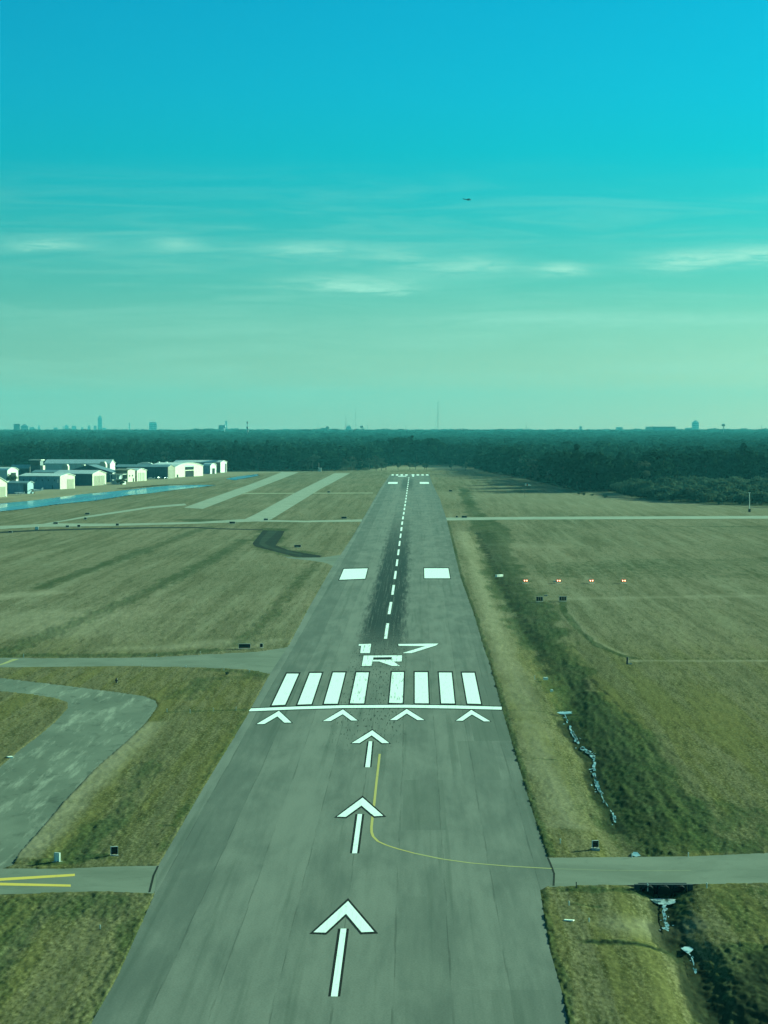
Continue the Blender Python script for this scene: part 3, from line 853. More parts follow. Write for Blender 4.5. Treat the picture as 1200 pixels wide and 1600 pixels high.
def crown_points(blobs, n, rng, flat=1.0):
    w = np.array([b[3] * b[4] for b in blobs]); w = w / w.sum()
    ids = rng.choice(len(blobs), n, p=w)
    Bc = np.array([b[:3] for b in blobs])[ids]; Rr = np.array([[b[3], b[3], b[4]] for b in blobs])[ids]
    D = rng.normal(size=(n, 3)); D[:, 2] = np.abs(D[:, 2]) * 0.9 - 0.35; D /= np.linalg.norm(D, axis=1, keepdims=True)
    rad = rng.uniform(0.72, 1.03, (n, 1))
    return Bc + D * Rr * rad, D

def tree_blobs(kind, rng):
    b = []
    if kind == 'broad':
        for i in range(8):
            a = rng.uniform(0, 6.28); r = rng.uniform(0.8, 3.6); z = rng.uniform(7, 15.5)
            b.append((r * math.cos(a), r * math.sin(a), z, rng.uniform(1.8, 3.0), rng.uniform(1.8, 2.8)))
        b.append((rng.uniform(-.6, .6), rng.uniform(-.6, .6), 16.5, 2.4, 2.2))
        b.append((0, 0, 5.5, 3.4, 2.4))
        for i in range(3):
            a = i * 2.1 + rng.uniform(0, 1); b.append((2.4 * math.cos(a), 2.4 * math.sin(a), 2.6, 2.2, 2.4))
    elif kind == 'pine':
        for i in range(3):
            a = i * 2.1 + rng.uniform(0, 1); b.append((1.8 * math.cos(a), 1.8 * math.sin(a), 3.0, 2.0, 2.8))
        z = 6.5
        while z < 21:
            a = rng.uniform(0, 6.28); w = 3.0 * (1 - ((z - 12) / 13) ** 2) * rng.uniform(0.7, 1.1)
            b.append((0.55 * w * math.cos(a), 0.55 * w * math.sin(a), z, max(1.0, w * 0.72), 1.3)); z += rng.uniform(1.0, 1.7)
        b.append((0, 0, 21.6, 1.2, 1.5))
    elif kind == 'bare':
        for i in range(9):
            a = rng.uniform(0, 6.28); r = rng.uniform(0.5, 3.4)
            b.append((r * math.cos(a), r * math.sin(a), rng.uniform(5, 13), rng.uniform(1.2, 2.0), rng.uniform(1.6, 2.6)))
    elif kind == 'shrub':
        for i in range(7):
            a = rng.uniform(0, 6.28); r = rng.uniform(0.5, 3.0)
            b.append((r * math.cos(a), r * math.sin(a), rng.uniform(1.2, 4.6), rng.uniform(1.1, 1.9), rng.uniform(1.1, 1.9)))
    return b

def tree_meshes(kind, seed, nleaf, size, mat, bark):
    rng = np.random.default_rng(seed)
    bl = tree_blobs(kind, rng)
    P, N = crown_points(bl, nleaf, rng)
    N2 = N + rng.normal(size=N.shape) * 0.32; N2 /= np.linalg.norm(N2, axis=1, keepdims=True)
    P[:, 2] = np.maximum(P[:, 2], 0.25)
    q = clump_quads(P, N2, rng.uniform(0.6, 1.25, nleaf) * size, rng)
    q[:, 2] = np.maximum(q[:, 2], 0.05)
    cm = np_mesh('crown', q, np.arange(len(q)), 4, mat)
    t = MB()
    top = max(b[2] for b in bl) - 0.5
    r0 = 0.42 if kind != 'shrub' else 0.14
    if kind == 'shrub':
        for i in range(4):
            x, y, z, _, _ = bl[i]
            t.tube((x * 0.15, y * 0.15, 0), (x, y, z), 0.12, 0.04, 5)
    else:
        pts = [Vector((0, 0, -0.3)), Vector((rng.uniform(-.3, .3), rng.uniform(-.3, .3), top * 0.4)), Vector((rng.uniform(-.4, .4), rng.uniform(-.4, .4), top * 0.75)), Vector((bl[-1][0] * .4, bl[-1][1] * .4, top))]
        rad = [r0, r0 * 0.72, r0 * 0.42, 0.07]
        for i in range(3):
            t.tube(pts[i], pts[i + 1], rad[i], rad[i + 1], 7)
        for b in bl[:7]:
            z0 = max(2.5, min(b[2] - 2.0, top * 0.8))
            k = z0 / top
            base = pts[0].lerp(pts[3], k) if k > 0 else pts[0]
            base.z = z0
            t.tube(base, (b[0], b[1], b[2]), r0 * 0.34, 0.05, 5)
    tm = bpy.data.meshes.new('trunk')
    tm.from_pydata(t.v, [], t.f); tm.materials.append(bark); tm.update()
    return cm, tm

def build_trees():
    bark = plain('bark', (0.07, 0.062, 0.048), 0.9, 0.1, 0.3, 1.2)
    gd = leaf_mat('evergreen_leaves', (0.008, 0.024, 0.016), (0.020, 0.044, 0.024), transl=0.1)
    gp_ = leaf_mat('pine_needles', (0.007, 0.024, 0.018), (0.016, 0.038, 0.024), transl=0.1)
    gb = leaf_mat('bare_twigs', (0.045, 0.060, 0.042), (0.10, 0.11, 0.075), transl=0.15)
    gs = leaf_mat('scrub_leaves', (0.032, 0.060, 0.042), (0.105, 0.135, 0.088), transl=0.2)
    kinds = {}
    for k, n, sz, mt, cnt in (('broad', 800, 0.85, gd, 4), ('pine', 640, 0.75, gp_, 3), ('bare', 420, 0.6, gb, 3), ('shrub', 420, 0.5, gs, 3)):
        kinds[k] = [tree_meshes(k, 100 + i + len(k) * 7, n, sz, mt, bark) for i in range(cnt)]
    word = {'broad': ('dense dark broadleaf tree', 'broadleaf_tree', 'tree'), 'pine': ('tall narrow dark pine', 'pine_tree', 'tree'), 'bare': ('greyish leafless tree', 'bare_tree', 'tree'), 'shrub': ('low grey-green scrub bush', 'scrub_bush', 'bush')}
    rnd = random.Random(5)
    def where(x):
        if x < 200: return 'behind the white-roofed buildings at far left'
        if x < 360: return 'behind the row of cream hangars'
        if x < 480: return 'beyond the far end of the pale parallel runway'
        if x < 600: return 'at the wood edge left of the far runway end'
        if x < 690: return 'in the dark clump straight beyond the far runway end'
        if x < 760: return 'beside the clearing just right of the far runway end'
        if x < 850: return 'at the near wood corner behind the orange windsock'
        if x < 960: return 'at the shaded wood edge right of the orange windsock'
        if x < 1080: return 'at the right wood edge beyond the pale cross taxiway'
        return 'at the wood edge behind the tall white pole'
    def plant(kind, px, loc, sc, lab=None, grp=None):
        cm, tm = rnd.choice(kinds[kind])
        w, nm, cat = word[kind]
        o = empty(nm, loc, rnd.uniform(0, 6.28), label=lab or f'{w} {where(px)}', cat=cat, group=grp or 'trees along the wood edge')
        s = sc
        wd = s * (rnd.uniform(1.15, 1.5) if kind in ('broad', 'bare') else rnd.uniform(0.95, 1.2))
        o.scale = (wd * rnd.uniform(0.92, 1.1), wd, s)
        for me, n in ((cm, 'crown'), (tm, 'trunk')):
            c = link(bpy.data.objects.new(n, me)); c.parent = o
        return o
    # the two first rows of the wood
    n = 0
    for row in range(3):
        az = -0.150
        while az < 0.152:
            r = float(redge(az)) + 4 + row * 13 + rnd.uniform(-5, 6)
            x = r * math.sin(az); y = r * math.cos(az)
            px = CX + F * x / y
            nearby = r < 1800
            p = rnd.random()
            if 600 < px < 690: kind = 'broad' if p < 0.85 else 'pine'
            elif 470 < px < 600: kind = 'bare' if p < 0.42 else ('broad' if p < 0.8 else 'pine')
            elif px > 990: kind = 'broad' if p < 0.70 else ('bare' if p < 0.88 else 'pine')
            else: kind = 'broad' if p < 0.74 else ('pine' if p < 0.86 else 'bare')
            s = rnd.uniform(0.85, 1.25)
            if 470 < px < 770: s = rnd.uniform(0.72, 1.0)
            if kind == 'pine': s *= 0.98
            if 612 < px < 682: s = rnd.uniform(1.2, 1.6) * (0.85 if kind == 'pine' else 1)
            q = Vector((x, y, 0))
            plant(kind, px, (q.x, q.y, float(terrain(r))), s)
            n += 1
            az += (rnd.uniform(7.0, 10.5) if kind != 'shrub' else rnd.uniform(5.0, 8.0)) / r * (1.0 if nearby else 1.25)
    # belt of scrub between the grass and the right wood
    for i in range(210):
        px = rnd.uniform(965, 1290)
        y1 = np.interp(px, [p[0] for p in SCRUB], [p[1] for p in SCRUB]); y0 = np.interp(px, [p[0] for p in FOREST_EDGE], [p[1] for p in FOREST_EDGE])
        t = rnd.random() ** 0.75
        py = y0 + (y1 - y0) * t + rnd.uniform(-0.6, 0.6)
        band_ = 'at the front' if t > 0.8 else ('in the middle' if t > 0.4 else 'at the back')
        side_ = 'right of the white pole' if px > 1171 else ('left of the white pole' if px > 1080 else 'near its left end')
        plant('shrub', px, gp(px, py), rnd.uniform(0.85, 1.45) * (1.15 if t < 0.8 else 0.9), lab='grey-green bush ' + band_ + ' of the right scrub belt, ' + side_, grp='scrub before the right wood')
    # thin saplings in the clearing beyond the runway end
    for px, py, s in ((603, 734.2, .40), (622, 733.6, .42), (640.5, 733.6, .46), (649, 733.4, .42), (663, 733.4, .40), (666, 734, .36), (596, 735, .45), (588, 735.4, .4), (705, 733.6, .4), (727, 735.5, .5)):
        plant('bare', px, gp(px, py), s * 1.1, lab='thin leafless sapling in the tan clearing beyond the runway end, ' + ('left of the centreline' if px < 640 else 'right of the centreline'), grp='saplings in the clearing')
    for px, py, s in ((8, 752, 1.25), (17, 753, 1.1), (24, 752, .8)):
        plant('shrub', px, gp(px, py), s * 1.1, lab='dark rounded bush before the arched white hangar, ' + {8: 'the largest', 17: 'the middle one', 24: 'the smallest'}[px], grp='bushes by the arched hangar')
    plant('shrub', 190, gp(190, 757.5), 0.75, lab='dark low bush beside the white two-level annexe', grp='bushes by the hangars')
    for px, py, s in ((905, 773, .28), (912, 774.5, .3), (925, 775, .25), (945, 778, .3)):
        plant('shrub', px, gp(px, py), s, lab='small dark bush out on the grass right of the windsock, ' + {905: 'nearest the wood', 912: 'second from the wood', 925: 'third from the wood', 945: 'farthest out'}[px], grp='small bushes on the grass')
    plant('shrub', 355, gp(355, 1055), 0.09, lab='tiny yellowish weed beside the middle taxiway', grp='weeds')

    # ---- the wood behind: one mass
    rng = np.random.default_rng(77)
    temps = []
    for k in range(6):
        bl = []
        for i in range(6):
            a = rng.uniform(0, 6.28); r = rng.uniform(0.1, 0.55)
            bl.append((r * math.cos(a), r * math.sin(a), 0.80 - 0.5 * r * r + rng.uniform(-0.08, 0.06), rng.uniform(0.34, 0.52), rng.uniform(0.12, 0.18)))
        bl.append((0, 0, 0.45, 0.75, 0.3))
        P, N = crown_points(bl, 64, rng)
        N2 = N + rng.normal(size=N.shape) * 0.25; N2 /= np.linalg.norm(N2, axis=1, keepdims=True)
        sc = np.array([1, 1, 0.45])
        q = clump_quads(P / sc, N2, rng.uniform(0.12, 0.24, len(P)), rng) * sc
        temps.append(q)
    pos, siz, hei, ton = [], [], [], []
    rr = 1240.0
    while rr < 14500:
        dr = max(9.5, rr * 0.0088)
        sp = max(10.5, rr * 0.0052)
        az = np.arange(-0.235, 0.235, sp / rr) + rng.uniform(0, sp / rr)
        az = az + rng.uniform(-0.35, 0.35, az.shape) * sp / rr
        r = rr + rng.uniform(-0.5, 0.5, az.shape) * dr
        ok = r > redge(az) + 38
        az, r = az[ok], r[ok]
        x, y = r * np.sin(az), r * np.cos(az)
        patch = fbm(x / 120.0, y / 120.0, 3, 3)
        hh = 14.5 + 10 * (patch - 0.3) + rng.uniform(-3.0, 4.5, az.shape) + 3.5 * (rng.random(az.shape) > 0.92)
        hh *= np.where(r > 7000, 0.92 + 0.25 * rng.random(az.shape) ** 3, 1.0)
        pos.append(np.stack([x, y, terrain(r)], 1)); siz.append(np.full(az.shape, sp * 0.72) * rng.uniform(0.75, 1.5, az.shape)); hei.append(hh)
        brown = (rng.random(az.shape) < 0.16) * rng.uniform(0.3, 0.7, az.shape)
        ton.append(np.clip(0.15 + 0.45 * patch * rng.random(az.shape) + brown, 0, 1))
        rr += dr
    pos, siz, hei, ton = np.concatenate(pos), np.concatenate(siz), np.concatenate(hei), np.concatenate(ton)
    ang = rng.uniform(0, 6.28, len(pos)); which = rng.integers(0, 6, len(pos))
    Vs, Ts = [], []
    for k in range(6):
        i = np.nonzero(which == k)[0]
        T = temps[k][None]
        c, s = np.cos(ang[i])[:, None], np.sin(ang[i])[:, None]
        X = (T[..., 0] * c - T[..., 1] * s) * siz[i][:, None] + pos[i, 0][:, None]
        Y = (T[..., 0] * s + T[..., 1] * c) * siz[i][:, None] + pos[i, 1][:, None]
        Z = np.maximum(T[..., 2], 0.0) * hei[i][:, None] + pos[i, 2][:, None]
        Vs.append(np.stack([X, Y, Z], -1).reshape(-1, 3)); Ts.append(np.repeat(ton[i], T.shape[1]))
    V = np.concatenate(Vs); T = np.concatenate(Ts)
    me = np_mesh('forest', V, np.arange(len(V)), 4, leaf_mat('forest_leaves', (0.006, 0.022, 0.015), (0.034, 0.070, 0.045), attr=True, transl=0.08))
    at = me.attributes.new('tone', 'FLOAT', 'POINT'); at.data.foreach_set('value', T.astype(np.float32))
    tag(link(bpy.data.objects.new('forest', me)), label='dark mixed wood stretching from the airfield to the horizon', cat='forest', kind='stuff')
    print('trees', n, 'forest crowns', len(pos))

# ------------------------------------------------------------------ buildings
ROW = math.radians(-14)
def hangar(name, label, x0, x1, x2, yb, ye, yp, side, gable, roof, arch=False, door=None, doorm=None, rot=ROW, group='hangars and sheds beside the seaplane pond', Wm=None, Lm=None, over=0.5, extra=None, fascia=None):
    """x0..x1 the long side wall, x1..x2 the end wall, yb ground at the corner x1, ye eaves, yp ridge (all in photo pixels)"""
    P = gp(x1, yb)
    k = F / P.y
    v = Vector((P.x, P.y)).normalized()
    ax = Vector((math.cos(rot), math.sin(rot))); bx = Vector((-math.sin(rot), math.cos(rot)))
    ca = abs(ax.x * v.y - ax.y * v.x); cb = abs(bx.x * v.y - bx.y * v.x)
    L = Lm or (x1 - x0) / k / max(ca, 0.15)
    Wd = Wm or (x2 - x1) / k / max(cb, 0.15)
    he, hp = (yb - ye) / k, (yb - yp) / k
    c = P.xy - ax * (L / 2) + bx * (Wd / 2)
    r = empty(name, (c.x, c.y, 0), rot, label=label, cat='hangar' if 'hangar' in name else 'building', group=group)
    if arch:
        prof = [(-Wd / 2 + Wd * i / 10, he + (hp - he) * math.sin(math.pi * i / 10) ** 0.8) for i in range(11)]
    else:
        prof = [(-Wd / 2, he), (0, hp), (Wd / 2, he)]
    hL = L / 2
    mesh_obj('side_wall', [(-hL, -Wd / 2, 0), (hL, -Wd / 2, 0), (hL, -Wd / 2, he), (-hL, -Wd / 2, he)], [(0, 1, 2, 3)], side, r)
    mesh_obj('side_wall', [(-hL, Wd / 2, 0), (hL, Wd / 2, 0), (hL, Wd / 2, he), (-hL, Wd / 2, he)], [(3, 2, 1, 0)], side, r)
    for sx in (-hL, hL):
        pts = [(sx, -Wd / 2, 0)] + [(sx, t, z) for t, z in prof] + [(sx, Wd / 2, 0)]
        f = tuple(range(len(pts)))
        mesh_obj('end_wall', pts, [f if sx < 0 else f[::-1]], gable, r)
    rf = MB()
    th = 0.22
    sx0, sx1 = -hL - over, hL + over
    ex = [(prof[0][0] - over, prof[0][1] - over * 0.15)] + list(prof[1:-1]) + [(prof[-1][0] + over, prof[-1][1] - over * 0.15)]
    n = len(ex)
    vs = [(sx, t, z + dz) for sx in (sx0, sx1) for dz in (0.03, th + 0.03) for t, z in ex]
    fs = []
    for i in range(n - 1):
        fs += [(n + i, n + i + 1, 3 * n + i + 1, 3 * n + i), (i + 1, i, 2 * n + i, 2 * n + i + 1), (i, i + 1, n + i + 1, n + i), (2 * n + i + 1, 2 * n + i, 3 * n + i, 3 * n + i + 1)]
    fs += [(0, n, 3 * n, 2 * n), (n - 1, 2 * n + n - 1, 3 * n + n - 1, n + n - 1)]
    rf.add(vs, fs)
    rf.build('roof', roof, r)
    for d in (door or []):
        t0, t1, z0, z1 = d[:4]
        m = d[4] if len(d) > 4 else doorm
        nm = d[5] if len(d) > 5 else 'door'
        q = MB(); q.box(hL + 0.01, hL + 0.10, -Wd / 2 + t0 * Wd, -Wd / 2 + t1 * Wd, z0 * he + 0.02, z1 * he)
        o = q.build(nm, m, r)
        if nm == 'door':
            for a in (t0, t1):
                fr = MB(); fr.box(hL + 0.02, hL + 0.16, -Wd / 2 + a * Wd - 0.12, -Wd / 2 + a * Wd + 0.12, 0.02, z1 * he + 0.12)
                fr.build('door_jamb', gable, o)
    for (a, b_, z0, z1, m, nm) in (extra or []):
        q = MB(); q.box(hL - b_ * L, hL - a * L, -Wd / 2 - 0.10, -Wd / 2 - 0.012, z0 * he, z1 * he)
        q.build(nm, m, r)
    return r

def build_hangars():
    cream = plain('cream_cladding', (0.50, 0.44, 0.32), 0.6, 0.3, 0.07, 0.4, 3.0)
    white = plain('white_cladding', (0.55, 0.53, 0.47), 0.6, 0.3, 0.07, 0.4, 3.0)
    blue = plain('blue_cladding', (0.16, 0.27, 0.33), 0.55, 0.35, 0.14, 0.4, 3.0)
    dark = plain('dark_cladding', (0.045, 0.075, 0.10), 0.55, 0.35, 0.2, 0.4, 3.0)
    tan = plain('tan_cladding', (0.21, 0.18, 0.12), 0.7, 0.25, 0.12, 0.4, 3.0)
    proof = plain('pale_metal_roof', (0.66, 0.67, 0.62), 0.5, 0.4, 0.12, 0.3, 3.0)
    droof = plain('dark_metal_roof', (0.10, 0.15, 0.18), 0.5, 0.4, 0.2, 0.3, 3.0)
    troof = plain('teal_metal_roof', (0.26, 0.34, 0.34), 0.5, 0.4, 0.15, 0.3, 3.0)
    hole = plain('dark_interior', (0.012, 0.016, 0.02), 0.9, 0.05)
    glass = plain('dark_glass', (0.02, 0.035, 0.045), 0.12, 0.6, 0.1)
    G = 'hangars and sheds beside the seaplane pond'
    hangar('cream_hangar', 'cream gabled hangar with tan door cut by the left frame edge', -60, -14, 11, 778, 755, 746, cream, cream, proof, door=[(0.2, 0.9, 0, 0.72)], doorm=tan)
    hangar('blue_shed', 'low plain blue shed beside the parked white plane', 12, 43, 46, 771.5, 755, 752.5, blue, blue, troof, Wm=9, extra=[(0.03, 0.2, 0.02, 0.9, dark, 'door')])
    hangar('blue_hangar', 'blue-sided hangar with cream gable and small side windows', 30, 94, 117, 764.5, 744.2, 740.5, blue, cream, proof, door=[(0.48, 0.92, 0, 0.74)], doorm=tan,
           extra=[(0.04, 0.07, 0.5, 0.75, white, 'vent'), (0.17, 0.2, 0.02, 0.3, dark, 'side_door')] + [(0.12 + i * 0.15, 0.145 + i * 0.15, 0.62, 0.76, dark, 'window') for i in range(6)])
    hangar('dark_hangar', 'dark-sided hangar with cream gable of four tall door leaves', 84, 144.5, 166, 759, 740.5, 735.5, dark, cream, proof, door=[(0.12 + i * 0.2, 0.28 + i * 0.2, 0, 0.82, tan, 'door') for i in range(4)])
    hb = hangar('gabled_hangar', 'big black hangar with broad dark gable facing the camera', 100, 176, 190, 753.5, 738.5, 738.5, dark, white, droof, Wm=26, rot=math.radians(-6))
    # front gable and white annexe of the big dark hangar
    k = F / gp(140, 753.5).y
    Lh = (176 - 100) / k * 1.0; rise = (738.5 - 727) / k; he = (753.5 - 738.5) / k
    gm = MB(); gm.loft([[(-Lh / 2, y, he), (0, y, he + rise), (Lh / 2, y, he)] for y in (-14.0, 12.0)])
    gm.build('front_gable', dark, hb)
    sl = MB()
    for s in (-1, 1):
        sl.add([(0, -14.6, he + rise + .1), (s * (Lh / 2 + .8), -14.6, he - .15), (s * (Lh / 2 + .8), 12.6, he - .15), (0, 12.6, he + rise + .1),
                (0, -14.6, he + rise + .35), (s * (Lh / 2 + .8), -14.6, he + .1), (s * (Lh / 2 + .8), 12.6, he + .1), (0, 12.6, he + rise + .35)],
               [(0, 1, 2, 3), (4, 7, 6, 5), (0, 4, 5, 1), (3, 2, 6, 7), (1, 5, 6, 2)])
    sl.build('gable_roof', droof, hb)
    P = gp(183, 757)
    an = empty('annexe', (P.x, P.y + 3, 0), ROW, label='white two-level open annexe between the black hangar and the dark bush', cat='building', group=G)
    m = MB(); m.box(-4.0, 4.0, -1, 5, 0, 2.6); m.build('lower_wall', white, an)
    m = MB(); m.box(-4.6, 4.6, -2.6, 5.4, 3.2, 3.5); m.build('balcony', white, an)
    m = MB(); m.box(-4.0, 1.0, 0.5, 5, 3.5, 6.6); m.build('upper_wall', troof, an)
    m = MB(); m.box(-4.9, 4.4, -2.2, 5.6, 6.6, 6.9); m.build('roof', white, an)
    for x in (-4.2, 0, 4.2):
        one('box', x - .12, x + .12, -2.5, -2.26, 0, 6.6).build('post', white, an)
    hangar('cream_office', 'cream two-storey office block with beige side wall', 192, 199.5, 211, 753, 735, 733, tan, cream, tan, Lm=9, door=[(0.6, 0.72, 0.45, 0.6, hole, 'window'), (0.2, 0.32, 0.45, 0.6, hole, 'window'), (0.7, 0.85, 0, 0.3)], doorm=hole)
    hangar('cream_hangar', 'small cream gabled hangar with dark door joints beside the parked cars', 211, 214, 229, 752, 735.5, 732, cream, cream, proof, Lm=10, door=[(0.15 + i * 0.25, 0.35 + i * 0.25, 0, 0.78, plain('cream_door', (0.36, 0.32, 0.24)), 'door') for i in range(3)])
    hangar('long_hangar', 'long dark-sided hangar with tan end behind the parked cars', 180, 262.5, 273, 748, 729.8, 726.5, dark, tan, troof, door=[(0.12, 0.88, 0, 0.74)], doorm=plain('brown_door', (0.15, 0.125, 0.08)))
    hw = hangar('wide_hangar', 'wide cream hangar with dark open bay between two blank walls', 268, 273.5, 318.5, 746, 730, 724, cream, cream, proof, arch=True, Lm=22,
                door=[(0.35, 0.66, 0.0, 0.60, hole, 'door'), (0.35, 0.66, 0.68, 0.98, glass, 'window'), (0.34, 0.67, 1.0, 1.14, troof, 'fascia'), (0.06, 0.11, 0, 0.27, hole, 'side_door')])
    hangar('white_hangar', 'white hangar with rounded gable, blue side and narrow dark door', 317, 328.5, 338, 740.5, 727.5, 724.2, blue, white, proof, arch=True, door=[(0.3, 0.75, 0, 0.66)], doorm=hole)
    hangar('white_hangar', 'white hangar with flat roof and tan side, farthest along the row', 338, 344.5, 354.5, 738.5, 722.5, 719.8, tan, white, proof, door=[(0.72, 0.92, 0, 0.85)], doorm=hole)
    hangar('storage_building', 'long low building with white roof rising behind the wide cream hangar', 272, 340, 346, 735, 722.5, 719.5, tan, white, proof, Wm=22, rot=math.radians(-8))
    # back rank
    hangar('arched_hangar', 'white arched hangar behind dark bushes at far left', -12, 11.5, 28.5, 753, 735, 730.8, white, white, proof, arch=True, door=[(0.3, 0.78, 0, 0.78)], doorm=hole)
    hangar('back_shed', 'dark shed with teal roof between the arched hangar and the tower', 17, 45, 46, 747, 732, 726.5, dark, dark, troof, Wm=7)
    hangar('low_shed', 'low shed with teal roof behind the blue-sided hangar', 50, 92, 98, 750, 738.5, 735, tan, tan, troof, Wm=16)
    P = gp(57.5, 747)
    tw = empty('control_tower', (P.x, P.y, 0), math.radians(-10), label='dark square tower with overhanging flat white roof', cat='tower', group=G)
    k = F / P.y; hz = (747 - 719.4) / k; hwid = 8.0 / k
    m = MB(); m.box(-hwid, hwid, -hwid, hwid, 0, hz); m.build('wall', dark, tw)
    m = MB(); m.box(-hwid * .98, hwid * .98, -hwid - .06, -hwid - .012, hz * .72, hz * .93); m.build('window', glass, tw)
    m = MB(); m.box(-hwid * 1.25, hwid * 1.25, -hwid * 1.25, hwid * 1.25, hz, hz + .7); m.build('roof', white, tw)
    m = MB(); m.box(hwid + .012, hwid + 2.2, -hwid, hwid * .4, 0, hz * .72); m.build('stair_wall', cream, tw)
    tb = hangar('terminal', 'long white-roofed terminal behind the dark hangars', 70, 172, 182, 741, 724.5, 718.5, white, white, proof, Wm=24, rot=math.radians(-4))
    P = gp(120, 741)
    for x0, x1, yt in ((98, 107.5, 725.5), (127, 134, 726), (156, 166.5, 721.5), (141, 147, 726)):
        p0, p1 = gp(x0, 743), gp(x1, 743)
        zt = (743 - yt) * p0.y / F
        a = empty('gatehouse', ((p0.x + p1.x) / 2, p0.y, 0), math.radians(-4), label={98: 'rounded white porch at the left of the white-roofed terminal', 127: 'white porch in the middle of the white-roofed terminal', 156: 'largest white porch near the right of the white-roofed terminal', 141: 'white porch right of the middle of the white-roofed terminal'}[x0], cat='porch', group='porches of the terminal')
        w = (p1.x - p0.x) / 2
        mm = MB(); mm.loft([[(-w, y, 0), (w, y, 0), (w, y, zt * .8), (w * .6, y, zt), (-w * .6, y, zt), (-w, y, zt * .8)] for y in (-3, 3)])
        mm.build('wall', cream, a)
        one('box', -w * .5, w * .5, -3.08, -3.012, 0.02, zt * .5).build('door', tan, a)
    # roof vents and skylights of the long hangar's rear neighbour
    for x0, x1, yt in ((209, 234, 723.5), (240, 246, 722.6), (252, 258.5, 722.6)):
        p0, p1 = gp(x0, 741), gp(x1, 741)
        zt = (741 - yt) * p0.y / F
        w = (p1.x - p0.x) / 2
        a = empty('shed', ((p0.x + p1.x) / 2, p0.y + 30, 0), 0, label={209: 'wavy white shed roof seen above the long dark hangar', 240: 'small domed white shed above the long dark hangar, left of two', 252: 'small domed white shed above the long dark hangar, right of two'}[x0], cat='building', group=G)
        mm = MB(); mm.box(-w, w, -4, 4, 0, zt * .8); mm.build('wall', white, a)
        mm = MB(); mm.loft([[(-w * 1.05, y, zt * .8), (w * 1.05, y, zt * .8), (w * .8, y, zt * .95), (w * .35, y, zt * 1.02), (-w * .35, y, zt * 1.02), (-w * .8, y, zt * .95)] for y in (-4.2, 4.2)])
        mm.build('roof', proof, a)
    P = gp(500, 736.5)
    sh = empty('antenna_shed', (P.x, P.y, 0), 0, label='tiny white equipment shed with antenna mast at the wood edge', cat='shed')
    one('box', -1.3, 1.3, -1.2, 1.2, 0, 2.8).build('wall', white, sh)
    one('box', -1.6, 1.6, -1.5, 1.5, 2.8, 3.05).build('roof', proof, sh)
    one('tube', (-1.0, 1.6, 0), (-1.0, 1.6, 7.5), 0.12, 0.07).build('mast', white, sh)
    # houses in the right wood
    for i, (x, y, w) in enumerate(((1056, 748.5, 6), (1078, 749, 5), (1100, 749, 5), (1174, 749, 7), (1196, 747, 9))):
        d = 1800.0
        p = at_depth(x, y - 1.0, d); w *= 0.7
        a = empty('house', (p.x, p.y, 0), 0.2, label='pale house glimpsed between the trees of the right wood, ' + ['leftmost of five', 'second from left of five', 'middle one of five', 'second from right of five', 'rightmost and largest of five'][i], cat='house', group='houses in the right wood')
        hw_ = w / 2 * d / F
        one('box', -hw_, hw_, -4, 4, 0, p.z).build('wall', white, a)
        mm = MB(); mm.loft([[(-hw_ - .4, y_, p.z), (hw_ + .4, y_, p.z), (0, y_, p.z + 2.0)] for y_ in (-4.4, 4.4)]); mm.build('roof', proof, a)

